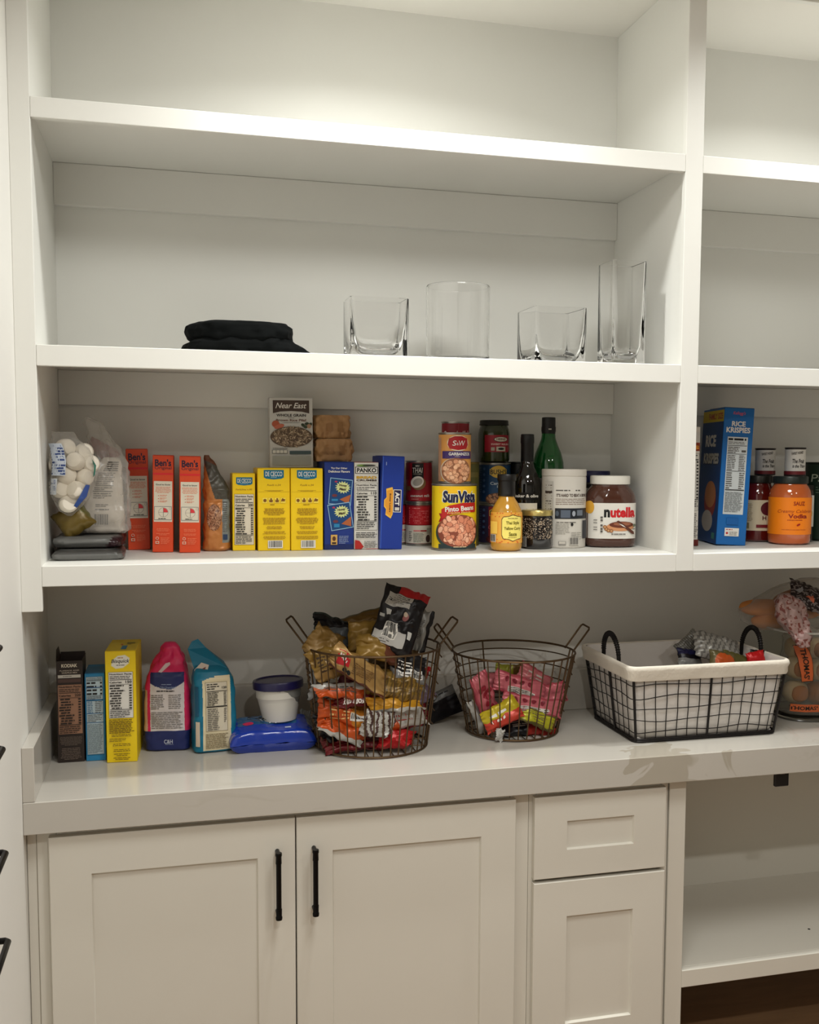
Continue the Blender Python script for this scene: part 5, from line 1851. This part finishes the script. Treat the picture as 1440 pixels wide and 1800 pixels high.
B1X, B1Y = .790, .225
wire_basket('wire_basket', 'large round bronze wire basket heaped with snack bags', B1X, B1Y, .149, .180, .268, 1, tilt=.8)
B2X, B2Y = 1.200, .270
wire_basket('wire_basket', 'smaller round bronze wire basket holding a few pink packs', B2X, B2Y, .129, .172, .226, 2, tilt=.8, nfront=17, nrings=5)

# ------------------------------------------------------------------ snacks in the large basket
GOLD, GOLD2, TAN = foil(158, 122, 50), foil(134, 100, 40), foil(196, 156, 92)
RED, DRED, ORG, ORG2 = foil(208, 30, 34), foil(118, 20, 26), foil(222, 92, 30), foil(226, 142, 44)
BLK, WHT, SIL, YLW = foil(22, 20, 24), foil(214, 210, 204), foil(150, 150, 150), foil(232, 168, 44)
PNK, PNK2 = foil(226, 118, 128), foil(204, 84, 98)


def plain(c, c2=None, lim=.8):
    return lambda u, v, k: c if (c2 is None or abs(v) < lim) else c2


def bands(*st):
    def f(u, v, k):
        for lim, c in st:
            if v < lim:
                return c
        return st[-1][1]
    return f


def printed(fg=K, n=7, word=None, wc=WHITE, bar=False, panel=None):
    def f(a, x, z):
        if panel:
            a.rect(-x * .7, -z * .55, x * .5, z * .6, panel)
        a.lines(-x * .62, -z * .5, x * .45, z * .55, n, fg, .4)
        if word:
            a.text(word, 0, 0, x * 1.1, z * .6, wc, .03)
        if bar:
            a.barcode(x * .1, -z * .5, x * .75, z * .1)
    return f


SN = [
    # name, label, x, y, z, w, h, t, rot(x,y,z), colour, art
    ('candy_pack', 'dark red candy bar pack flat on the bottom of the large basket', .735, .160, .934, .170, .060, .022, (-62, 1, 2), plain(DRED), printed(ink(150, 60, 60), 3)),
    ('candy_pack', 'glossy bright red pack at the bottom right of the large basket', .838, .128, .948, .092, .050, .030, (-30, 1, -4), plain(RED), None),
    ('snack_bag', 'black and white striped bag at the bottom left of the large basket', .672, .172, .972, .085, .070, .022, (-30, 18, 20), bands((-.2, BLK), (.3, WHT), (2, BLK)), printed(WHITE, 5)),
    ('snack_bag', 'narrow orange bag with a white lower edge tilted near the basket bottom', .700, .132, .978, .125, .045, .020, (-30, 22, 0), bands((-.45, WHT), (2, ORG)), None),
    ('snack_bag', 'orange cracker bag with a barcode in the middle of the large basket', .708, .150, 1.016, .145, .066, .034, (-18, 12, 4), lambda u, v, k: ORG if u < .15 else ORG2, printed(ink(240, 190, 120), 4, None, WHITE, True)),
    ('snack_bag', 'white bag end with black stripes poking through the front wires', .786, .110, .996, .080, .070, .022, (-10, 8, 0), lambda u, v, k: (WHT if math.sin(u * 16 + v * 5) > -.2 else foil(90, 60, 56)), None),
    ('snack_bag', 'orange and white bag beside the striped bag end', .846, .150, 1.002, .135, .072, .028, (-20, -14, 0), lambda u, v, k: WHT if v > .2 + u * .3 else (ORG if u < -.1 else WHT), printed(ink(200, 60, 50), 3)),
    ('snack_bag', 'small dark red bag at the right side of the large basket', .905, .215, .985, .080, .060, .020, (-10, -20, 0), plain(DRED, RED), None),
    ('chip_bag', 'golden yellow bag with a white lower edge in the large basket', .832, .122, 1.040, .140, .042, .022, (-30, -1, 0), bands((-.5, WHT), (2, YLW)), None),
    ('candy_pack', 'dark red pack with white letters inside the large basket', .728, .135, 1.058, .105, .040, .020, (-8, -2, 0), plain(DRED), printed(DRED, 1, 'lunchbox')),
    ('snack_bag', 'crumpled white bag with an orange edge across the large basket', .700, .130, 1.086, .150, .045, .020, (-30, 2, 0), bands((-.2, ORG), (.2, foil(220, 120, 80)), (2, WHT)), printed(KG, 3)),
    ('chip_bag', 'crinkled dull gold bag crossing the large basket', .828, .138, 1.090, .170, .080, .028, (-12, 8, 0), lambda u, v, k: GOLD if math.sin(u * 42 + v * 3) > -.1 else foil(112, 86, 36), None),
    ('granola_bar_pack', 'tan granola bar pack with a red badge slanting behind the front wires', .738, .105, 1.140, .165, .066, .026, (-8, 33, 0), bands((-.78, foil(110, 60, 40)), (.72, TAN), (2, foil(168, 128, 70))),
     lambda a, x, z: (a.rect(-x * .82, -z * .3, -x * .42, z * .55, ink(190, 28, 38)), a.text('NUT', -x * .62, z * .15, x * .3, z * .3, WHITE, .05, 0, -20), a.lines(-x * .3, -z * .5, x * .5, z * .4, 7, ink(110, 76, 40), .4), a.ell(-x * .5, -z * .6, .006, .006, K, 12), a.ell(-x * .36, -z * .6, .006, .006, K, 12))),
    ('snack_bag', 'dark maroon bag behind the tan granola bar pack', .775, .225, 1.090, .140, .080, .030, (0, 10, 0), plain(foil(88, 18, 24)), None),
    ('chip_bag', 'gold bag against the left side of the large basket', .665, .165, 1.150, .085, .090, .026, (-5, -12, 10), lambda u, v, k: GOLD if v > -.3 else TAN, printed(ink(70, 50, 30), 5)),
    ('snack_bag', 'navy and silver bag edge at the left side of the large basket', .650, .205, 1.098, .060, .090, .024, (0, -8, 30), lambda u, v, k: foil(30, 40, 66) if u > -.1 else SIL, None),
    ('snack_bag', 'black bag with a white print panel by the right wires of the large basket', .872, .150, 1.126, .100, .088, .024, (-6, 16, 0), lambda u, v, k: BLK if v > -.1 else SIL, printed(WHITE, 5, None, WHITE, True)),
    ('snack_bag', 'small bright red bag at the right rear of the large basket', .925, .235, 1.098, .055, .060, .020, (0, 0, 0), plain(RED, WHT, .6), None),
    ('snack_bag', 'purple grey bag deep in the right side of the large basket', .912, .215, 1.045, .080, .070, .022, (0, -30, 0), plain(foil(120, 100, 120)), None),
    ('chip_bag', 'shiny gold bag in the middle of the heap above the basket rim', .778, .195, 1.214, .112, .085, .040, (-20, -8, 0), plain(GOLD, GOLD2), None),
    ('chip_bag', 'long dull gold bag at the back of the heap', .780, .290, 1.228, .180, .070, .034, (-25, -14, 0), plain(GOLD2, foil(110, 100, 70)), None),
    ('snack_bag', 'blue grey bag with a black border at the left of the heap', .700, .225, 1.208, .105, .070, .020, (-40, 12, 0), lambda u, v, k: foil(104, 110, 116) if max(abs(u), abs(v)) < .7 else BLK, None),
    ('snack_bag', 'thin black bag corner sticking up at the back left of the heap', .700, .272, 1.230, .120, .050, .016, (-40, 18, 0), plain(BLK, foil(60, 70, 64), .6), None),
    ('chip_bag', 'creased gold bag resting on the left rim of the large basket', .662, .190, 1.196, .095, .085, .030, (-22, 28, 10), plain(foil(168, 130, 66), GOLD2), None),
    ('chip_bag', 'gold bag tucked under the black coffee bag', .790, .140, 1.186, .110, .070, .030, (-25, 14, 0), lambda u, v, k: GOLD if u < .3 else foil(110, 60, 40), None),
    ('chip_bag', 'dark gold bag filling the right of the basket below the rim', .850, .230, 1.160, .140, .090, .034, (-10, -10, 0), lambda u, v, k: foil(110, 84, 42), printed(ink(60, 40, 30), 4)),
]
for i, (nm, lab, x, y, z, w, h, t_, rot, cf, ar) in enumerate(SN):
    pouch(nm, lab, 'snack', (x, y, z), w, h, t_, rot, cf, ar, seed=30 + i, crinkle=.0088, crimp='u', group='snack bags in the large wire basket', warp=.016, nu=36, nv=30)


def bigblack(u, v, k):
    if v > .76: return RED if u > -.35 else BLK
    return BLK


def bigblack_art(a, x, z):
    a.rect(-x * .8, z * .38, x * .25, z * .74, ink(176, 174, 168)); a.lines(-x * .75, z * .40, x * .2, z * .72, 6, KG, .35)
    a.rect(-x * .95, -z * .78, x * .45, -z * .38, ink(184, 182, 178)); a.barcode(-x * .6, -z * .60, x * .0, -z * .12)
    a.lines(-x * .9, -z * .76, -x * .1, -z * .64, 2, KG, .4)
    a.ell(x * .15, z * .12, .008, .010, ink(150, 90, 90), 14); a.ell(x * .1, z * .18, .006, .006, ink(206, 190, 170), 12)
    for k in range(3):
        a.ell(-x * (.55 - .2 * k), -z * .88, .0045, .0045, ink(230, 150, 120), 12)
    a.rect(-x * .7, z * .08, -x * .5, z * .26, ink(190, 190, 186)); a.rect(-x * .95, z * .02, -x * .78, z * .1, ink(170, 170, 166))
    a.rect(x * .5, -z * .5, x * .7, -z * .3, ink(200, 200, 196))


pouch('coffee_pouch', 'large black pouch with a red top and grey print panels on top of the heap', 'pouch', (.848, .150, 1.256), .122, .172, .040, (-14, 17, -6), bigblack, bigblack_art, seed=61, crinkle=.009, warp=.012, nu=36, nv=40)
pouch('silver_pouch', 'silver pouch covered in fine print leaning beside the large black pouch', 'pouch', (.910, .215, 1.222), .078, .112, .026, (-8, 18, -16), lambda u, v, k: foil(168, 166, 160) if abs(u) < .8 else BLK, printed(KG, 14), seed=62, crinkle=.008, warp=.010)

# ------------------------------------------------------------------ packs in the smaller basket
def pinkart(seed_):
    def f(a, x, z):
        a.rect(-x * .5, -z * .8, x * .55, -z * .3, ink(206, 200, 190)); a.lines(-x * .48, -z * .76, x * .3, -z * .34, 3, KG, .4)
        a.rect(x * .38, -z * .7, x * .5, -z * .42, K)
        for k in range(4):
            a.ell(-x * .6 + k * x * .3, z * .3, .006, .008, ink(120, 24, 40), 10, k)
    return f


PK2 = [
    ('pink_pack', 'pink pack standing upright with dark red pattern at the left of the smaller basket', 1.100, .215, 1.035, .120, .062, .026, (-4, 68, 14), plain(PNK, PNK2), lambda a, x, z: [a.ell(x * .8 * math.cos(k * 2.4) * (k / 9), z * .7 * math.sin(k * 2.4) * (k / 9), .007, .009, ink(140, 26, 44), 10, k) for k in range(9)]),
    ('pink_pack', 'short pink pack at the back left of the smaller basket', 1.150, .300, 1.045, .095, .062, .026, (-14, 4, 0), bands((-.4, foil(150, 120, 110)), (2, PNK)), None),
    ('pink_pack', 'long pink pack with a printed strip, uppermost in the smaller basket', 1.212, .240, 1.046, .155, .060, .028, (-14, 18, 0), plain(PNK, PNK2), pinkart(1)),
    ('pink_pack', 'pink pack slanting over the rear right of the smaller basket', 1.275, .300, 1.052, .105, .062, .024, (-12, 34, 0), plain(foil(232, 130, 136), PNK2), printed(ink(200, 190, 180), 3)),
    ('green_pack', 'small yellow green pack behind the uppermost pink pack', 1.215, .345, 1.060, .080, .055, .018, (-10, 2, 0), lambda u, v, k: foil(170, 170, 50) if u < .3 else foil(120, 90, 40), None),
    ('pink_pack', 'long pink pack with a printed strip lying lower across the smaller basket', 1.232, .195, 1.002, .175, .052, .026, (-16, 12, 0), plain(PNK, PNK2), pinkart(2)),
    ('pink_pack', 'pink pack poking out of the right wires of the smaller basket', 1.312, .262, 1.015, .090, .060, .022, (-8, -10, -10), plain(PNK, PNK2), None),
    ('yellow_pack', 'bright yellow green crumpled pack in the smaller basket', 1.245, .180, .968, .105, .050, .020, (-16, 24, 0), plain(foil(206, 200, 40), foil(120, 110, 50), .7), printed(ink(110, 100, 60), 4)),
    ('yellow_pack', 'yellow and red pack near the front wires of the smaller basket', 1.140, .178, .984, .110, .066, .022, (-14, -26, 0), bands((-.1, foil(222, 70, 50)), (2, foil(222, 196, 40))), printed(WHITE, 2)),
    ('green_pack', 'white and pale green pack at the lower left of the smaller basket', 1.095, .236, .972, .100, .046, .020, (-8, 68, 12), bands((.0, WHT), (2, foil(180, 186, 90))), None),
    ('candy_pack', 'red and black pack flat on the bottom of the smaller basket', 1.230, .215, .936, .160, .060, .022, (-50, 0, 0), lambda u, v, k: foil(186, 44, 34) if u > -.1 else BLK, printed(ink(180, 170, 160), 3)),
    ('paper_scrap', 'white scrap of wrapper poking through the bottom of the smaller basket', 1.127, .152, .936, .022, .036, .004, (0, 16, 0), plain(WHT), None),
    ('navy_pack', 'dark teal pack in the middle of the smaller basket', 1.205, .262, .968, .095, .066, .024, (-6, -14, 0), plain(foil(22, 44, 66)), None),
    ('pink_pack', 'pink corner of a pack at the bottom right of the smaller basket', 1.292, .255, .945, .070, .052, .018, (-20, -20, 0), plain(PNK, PNK2), None),
]
for i, (nm, lab, x, y, z, w, h, t_, rot, cf, ar) in enumerate(PK2):
    pouch(nm, lab, 'snack', (x, y, z), w, h, t_, rot, cf, ar, seed=70 + i, crinkle=.0062, crimp='u', group='packs in the smaller wire basket', warp=.009, nu=34, nv=26)
pouch('black_packet', 'thin black packet with white print leaning behind the two round baskets', 'packet', (1.000, .392, .958), .170, .085, .010, (-20, -17, 12), lambda u, v, k: BLK if v < .35 else foil(120, 120, 118), lambda a, x, z: a.lines(-x * .8, z * .4, x * .8, z * .85, 2, K, .5), seed=90, crinkle=.003, crimp='u')

# ------------------------------------------------------------------ rectangular lined wire basket
t = thing('lined_wire_basket', 'black rectangular wire basket with a white fabric liner folded over its rim', 'basket', (1.690, .200, ZW))
LIN = mat((224, 216, 202), .85, bump=.35, scale=90, name='cotton_liner')
LIN2 = mat((214, 208, 202), .85, bump=.35, scale=70, name='cotton_liner_inside')
Hb = .205


def rect_at(z, out=0.0):
    k = z / Hb
    x0 = -.209 + k * -.028 - out
    x1 = .217 + k * .016 + out
    y0 = -.140 - k * .034 - out
    y1 = .145 + k * .030 + out
    return x0, x1, y0, y1


def rrect(z, out, n=14, rr_=.022):
    x0, x1, y0, y1 = rect_at(z, out)
    P = []
    for cx_, cy_, a0 in ((x1 - rr_, y1 - rr_, 0), (x0 + rr_, y1 - rr_, 90), (x0 + rr_, y0 + rr_, 180), (x1 - rr_, y0 + rr_, 270)):
        for k in range(5):
            a = R(a0 + 90 * k / 4)
            P.append((cx_ + rr_ * math.cos(a), cy_ + rr_ * math.sin(a), z))
    out_ = []
    for i in range(len(P)):
        p, q = Vector(P[i]), Vector(P[(i + 1) % len(P)])
        k = max(1, int((q - p).length / .02))
        out_ += [p.lerp(q, j / k) for j in range(k)]
    return out_


def liner(name, specs, mt, amp, seed):
    b = MB()
    rings = []
    for z, o_ in specs:
        ring = []
        for p in rrect(.1, 0):
            pass
        for j, p in enumerate(rrect(z, o_)):
            c = Vector((p.x, p.y, 0)).normalized()
            ring.append(p + c * amp * noise.noise(Vector((p.x * 22 + seed, p.y * 22, z * 30))))
        rings.append(ring)
    n = min(len(r_) for r_ in rings)
    m_ = max(len(r_) for r_ in rings)
    if n != m_:
        rings = [[r_[int(i * len(r_) / n)] for i in range(n)] for r_ in rings]
    b.rings(rings, mt, True, (False, False))
    return b.build(name, t, recalc=False, angle=80)


FIX = None
_rr = rrect


def rrect(z, out, n=14, rr_=.022, _c={}):
    # same number of points at every height
    base = _c.get('b')
    if base is None:
        base = _rr(0.1, 0)
        _c['b'] = base
    bx0, bx1, by0, by1 = rect_at(.1)
    x0, x1, y0, y1 = rect_at(z, out)
    return [Vector((x0 + (p.x - bx0) * (x1 - x0) / (bx1 - bx0), y0 + (p.y - by0) * (y1 - y0) / (by1 - by0), z)) for p in base]


liner('liner_inside', [(.010, -.016), (.012, -.006), (.05, -.0045), (.10, -.0045), (.15, -.0045), (.205, -.002), (.214, -.004), (.205, -.010), (.10, -.012), (.02, -.014)], LIN2, .005, 3)
x0, x1, y0, y1 = rect_at(.01, -.010)
b = MB(); b.box(x0, x1, y0, y1, .008, .012, LIN2, 0); b.build('liner_floor', t, smooth=False)
liner('liner_cuff', [(.178, .0032), (.176, .006), (.182, .0075), (.195, .0065), (.205, .0085), (.213, .0060), (.217, .0010), (.214, -.0035)], LIN, .0035, 9)


def wire_row(z, name, r_, o_=.001, seed=0, amp=.0):
    b = MB()
    pts = [p + Vector((0, 0, amp * noise.noise(Vector((p.x * 9 + seed, p.y * 9, seed))))) for p in rrect(z, o_)]
    b.tube(pts, r_, BLACKW, True, 6)
    b.build(name, t)


wire_row(.004, 'base_ring', .0040)
wire_row(.009, 'base_ring', .0030)
for k in range(5):
    wire_row(.030 + k * .0325, 'hoop_wire', .0013, seed=k * 3.1, amp=.011)


def upr(x, y, r_, seed):
    b = MB()
    pts = []
    for k in range(8):
        z = .004 + (Hb - .012) * k / 7
        X0, X1, Y0, Y1 = rect_at(z, .0015)
        B0, B1, C0, C1 = rect_at(0, .0015)
        px_ = X0 + (x - B0) * (X1 - X0) / (B1 - B0)
        py_ = Y0 + (y - C0) * (Y1 - Y0) / (C1 - C0)
        j = .004 * noise.noise(Vector((seed * 3.3, z * 14, 2))) if r_ < .002 else 0
        pts.append((px_ + (j if abs(y - C0) < 1e-4 or abs(y - C1) < 1e-4 else 0), py_ + (0 if abs(y - C0) < 1e-4 or abs(y - C1) < 1e-4 else j), z))
    b.tube(pts, r_, BLACKW)
    b.build('upright_wire', t)


X0, X1, Y0, Y1 = rect_at(0, .0015)
for y in (Y0, Y1):
    for k in range(1, 14):
        upr(X0 + (X1 - X0) * k / 14, y, .0013 if k != 7 else .0032, k + y)
for x in (X0, X1):
    for k in range(1, 9):
        upr(x, Y0 + (Y1 - Y0) * k / 9, .0013 if k not in (4,) else .0036, k + x + 50)
for x in (X0, X1):
    for y in (Y0, Y1):
        upr(x + (.006 if x < 0 else -.006), y + (.0055 if y < 0 else -.0055), .0036, 1)
for s_, xx in ((-1, rect_at(.2)[0] + .0145), (1, rect_at(.2)[1] - .0145)):
    b = MB()
    pts = [(xx, -.052, .185)] + [(xx + s_ * .004 * math.sin(R(a)), -.052 * math.cos(R(a)) + .0, .215 + .062 * math.sin(R(a))) for a in range(0, 181, 12)] + [(xx, .052, .185)]
    b.tube(pts, .0058, BLACKW, False, 10)
    for k in range(26):
        a = R(10 + k * 6.4)
        c = Vector((xx + s_ * .004 * math.sin(a), -.052 * math.cos(a), .215 + .062 * math.sin(a)))
        tdir = Vector((0, .052 * math.sin(a), .062 * math.cos(a))).normalized()
        u_ = Vector((1, 0, 0)); v_ = tdir.cross(u_)
        b.tube([c + (u_ * math.cos(2 * PI * j / 8) + v_ * math.sin(2 * PI * j / 8)) * .0068 for j in range(8)], .0012, BLACKW, True, 4)
    b.build('handle', t)

# things inside the lined basket
pouch('silver_chip_bag', 'crinkled silver chip bag on top of the lined basket contents', 'snack', (1.800, .205, 1.135), .150, .090, .045, (-40, 14, 0), lambda u, v, k: foil(176, 172, 164) if math.sin(u * 55 + v * 8) > -.3 else foil(126, 122, 116), None, seed=110, crinkle=.009, crimp='u')
pouch('silver_chip_bag', 'flattened grey bag end with fine ridges at the back of the lined basket', 'snack', (1.755, .270, 1.130), .080, .075, .014, (-20, -40, 0), lambda u, v, k: foil(150, 148, 140) if math.sin(u * 40) > -.2 else foil(110, 108, 102), None, seed=111, crinkle=.006, crimp='u')
pouch('orange_fruit_pouch', 'clear pouch with orange contents at the front of the lined basket', 'snack', (1.770, .120, 1.112), .085, .060, .034, (-16, 12, 0), lambda u, v, k: foil(214, 92, 34) if u * u + v * v < .6 else foil(110, 100, 60), None, seed=112, crinkle=.004)
pouch('green_pouch', 'olive green pouch lying between the orange and the red pouch', 'snack', (1.822, .125, 1.108), .100, .050, .024, (-24, 18, 0), plain(foil(96, 92, 44)), None, seed=113, crinkle=.004)
pouch('red_pouch', 'bright red pouch near the right handle in the lined basket', 'snack', (1.872, .110, 1.112), .058, .055, .022, (-12, -8, 0), plain(foil(212, 22, 26)), None, seed=114, crinkle=.004)
pouch('dark_green_pouch', 'dark green pouch beside the right handle of the lined basket', 'snack', (1.905, .150, 1.110), .060, .050, .026, (-20, 8, 0), plain(foil(30, 58, 32), BLK, .7), None, seed=115, crinkle=.004)
pouch('navy_pouch', 'navy and white pouch at the left of the lined basket contents', 'snack', (1.720, .215, 1.105), .080, .060, .026, (-30, 10, 0), bands((-.1, foil(150, 150, 146)), (.3, BLK), (2, foil(32, 34, 74))), None, seed=116, crinkle=.005)

# ------------------------------------------------------------------ bread in a clear bin at the right edge
ACR = mat((240, 240, 236), .05, trans=1.0, ior=1.12, name='clear_acrylic')
t = thing('bread_bin', 'large clear plastic bin full of bread at the right end of the worktop', 'bin', (2.225, .255, ZW))
b = MB()
outer = [(0, .200, .115, 3.2, 0, 0), (.004, .206, .121, 3.4, 0, 0), (.262, .222, .135, 3.4, 0, 0)]
inner = [(.262, .2185, .1315, 3.4, 0, 0), (.008, .2025, .1175, 3.4, 0, 0)]
N = 88
b.rings([[loft_pt(s_, 2 * PI * j / N) for j in range(N)] for s_ in outer + inner], ACR)
b.build('bin_wall', t, angle=50)
b = MB()
b.rings([[loft_pt(s_, 2 * PI * j / N) for j in range(N)] for s_ in [(.262, .2222, .1352, 3.4, 0, 0), (.2615, .2265, .1395, 3.4, 0, 0), (.266, .2275, .1405, 3.4, 0, 0), (.2675, .2240, .137, 3.4, 0, 0), (.266, .2190, .132, 3.4, 0, 0), (.262, .2186, .1316, 3.4, 0, 0)]], mat((206, 204, 196), .15, trans=.4, ior=1.3), True, (False, False))
b.build('rim', t, angle=80)
b = MB()
b.tube([loft_pt((.003, .2075, .1225, 3.4, 0, 0), 2 * PI * j / N) for j in range(N)], .0022, mat((70, 66, 60), .2), True, 6)
b.build('base_ring', t)

CR = mat((206, 134, 70), .7, bump=.3, scale=60)
CR2 = mat((168, 104, 56), .75, bump=.4, scale=70)
MUF = mat((206, 180, 140), .8, bump=.4, scale=80)


def blob(b, c, r_, mt, seed, n=20, m_=12, sq=2.4):
    rings = []
    for i in range(m_ + 1):
        ph = -PI / 2 + PI * i / m_
        cc, ss = math.cos(ph), math.sin(ph)
        ring = []
        for j in range(n):
            th = 2 * PI * j / n
            x = math.copysign(abs(math.cos(th)) ** (2 / sq), math.cos(th)) * max(cc, .001) ** (2 / sq)
            y = math.copysign(abs(math.sin(th)) ** (2 / sq), math.sin(th)) * max(cc, .001) ** (2 / sq)
            z = math.copysign(abs(ss) ** (2 / sq), ss)
            k = 1 + .05 * noise.noise(Vector((x * 2 + seed, y * 2, z * 2)))
            ring.append((c[0] + r_[0] * x * k, c[1] + r_[1] * y * k, c[2] + r_[2] * z * k))
        rings.append(ring)
    b.rings(rings, mt)


# muffin bag with an orange name strip
t = thing('muffin_bag', 'clear bag of muffins with orange name strips standing in the bin', 'bread bag', (2.104, .215, ZW + .012), (0, 3, -4))
for k, (x, y, z) in enumerate(((-.036, 0, .062), (.036, 0, .060), (-.036, .0, .135), (.036, .0, .132), (-.03, .02, .19), (.035, .02, .19))):
    b = MB(); blob(b, (0, 0, 0), (.036, .034, .033), MUF if k != 1 else CR2, k * 2.3)
    o = b.build('muffin', t); o.location = (x, y, z)
    b = MB(); blob(b, (0, -.028, 0), (.026, .008, .024), CR2, k)
    b.build('toasted_face', o)
sec = [(.0, .070, .040, 4, 0, 0), (.006, .078, .048, 4, 0, 0), (.08, .079, .050, 3.4, 0, 0), (.17, .079, .048, 3, 0, .004), (.225, .072, .036, 2.6, -.008, .008), (.255, .040, .018, 2.3, -.03, .006), (.275, .018, .010, 2, -.045, 0)]
wr = wrinkle(.006, 24, 13)
b = MB(); loft(b, sec, FILM, 140, wr, step=.005); b.build('film_bag', t, angle=80)
b = MB()
sf = loft_front(sec, wr)
a = Art(b, lambda u, v, d: sf(u, v, d), True, 31, base=.0015)
ORL = ink(232, 112, 60)
a.poly([(-.064, .205), (-.030, .208), (-.021, .19), (-.014, .15), (-.010, .104), (-.046, .100), (-.056, .15)], K)
a.poly([(-.0625, .2035), (-.031, .2065), (-.0225, .19), (-.0155, .15), (-.0118, .1055), (-.0448, .1016), (-.0545, .15)], ORL)
a.text("THOMAS'", -.035, .153, .090, .017, K, .03, 0, -83)
a.rect(-.070, .012, .070, .034, ORL); a.text("THOMAS'", -.03, .023, .085, .012, K, .03)
a.text('Sandwich Size', .012, .165, .062, .010, KG, .0, .2, -68)
a.rect(.020, .04, .068, .20, ink(206, 190, 170))
a.lines(.024, .05, .064, .19, 9, ink(190, 110, 70), .4)
b.build('printed_film', t, recalc=False)

# pink patterned bag neck
t = thing('bread_bag', 'crumpled pink patterned bread bag neck hanging over the front of the bin', 'bread bag', (2.030, .165, ZW + .285), (-6, -6, 0))
sec = [(-.065, .012, .008, 2.4, .012, -.02), (-.04, .026, .018, 2.4, .008, -.012), (0, .038, .026, 2.6, 0, 0), (.04, .046, .034, 2.4, -.004, .01), (.075, .036, .030, 2.3, -.012, .012), (.095, .014, .014, 2, -.02, .014)]
PKF = foil(206, 172, 168)
b = MB(); loft(b, sec, PKF, 64, wrinkle(.010, 34, 21), step=.003, colf=lambda x, y, z: PKF if noise.noise(Vector((x * 110, y * 90, z * 110))) < .22 else foil(150, 84, 76))
b.build('film', t, angle=80)

# hot dog buns in their bag on top
t = thing('bun_bag', 'bag of long golden buns with a black patterned wrapper heaped on top of the bin', 'bread bag', (2.110, .270, 1.215), (0, 0, 0))
for k, (x, y, z, rx, rz) in enumerate(((-.110, .020, .020, .082, 8), (-.075, .015, -.018, .075, -6), (.070, -.010, .040, .085, 60), (.120, .0, .010, .080, 75), (.010, .04, .045, .085, 20))):
    b = MB(); blob(b, (0, 0, 0), (rx, .028, .026), CR if k != 4 else CR2, k * 3.7, 24, 12, 2.2)
    o = b.build('bun', t); o.location = (x, y, z); o.rotation_euler = (0, R(-rz * .5 if k > 1 else rz * .4), R(rz * .4))
b = MB()
loft(b, [(-.040, .150, .045, 2.4, 0, 0), (-.015, .190, .066, 2.5, 0, 0), (.02, .196, .070, 2.4, 0, 0), (.06, .150, .060, 2.2, .02, 0), (.088, .095, .045, 2.1, .030, 0), (.108, .03, .02, 2, .035, 0)], FILM, 72, wrinkle(.012, 18, 7))
b.build('film_bag', t, angle=80)
wb = pouch('patterned_wrapper', 'x', 'x', (0, 0, 0), .120, .085, .022, (-30, 20, 0), lambda u, v, k: (foil(40, 22, 24) if noise.noise(Vector((u * 5, v * 9, 3))) > -.12 else foil(150, 140, 140)), lambda a, x, z: (a.poly([(-x * .2, -z * .2), (x * .4, -z * .5), (x * .3, z * .1)], ink(206, 110, 80)), a.poly([(-x * .9, 0), (-x * .3, z * .5), (-x * .5, -z * .1)], ink(150, 150, 156))), seed=120, crinkle=.008)
wb.location = (-.020, -.062, .062)
wb.parent = t
for k in ('label', 'category'):
    del wb[k]
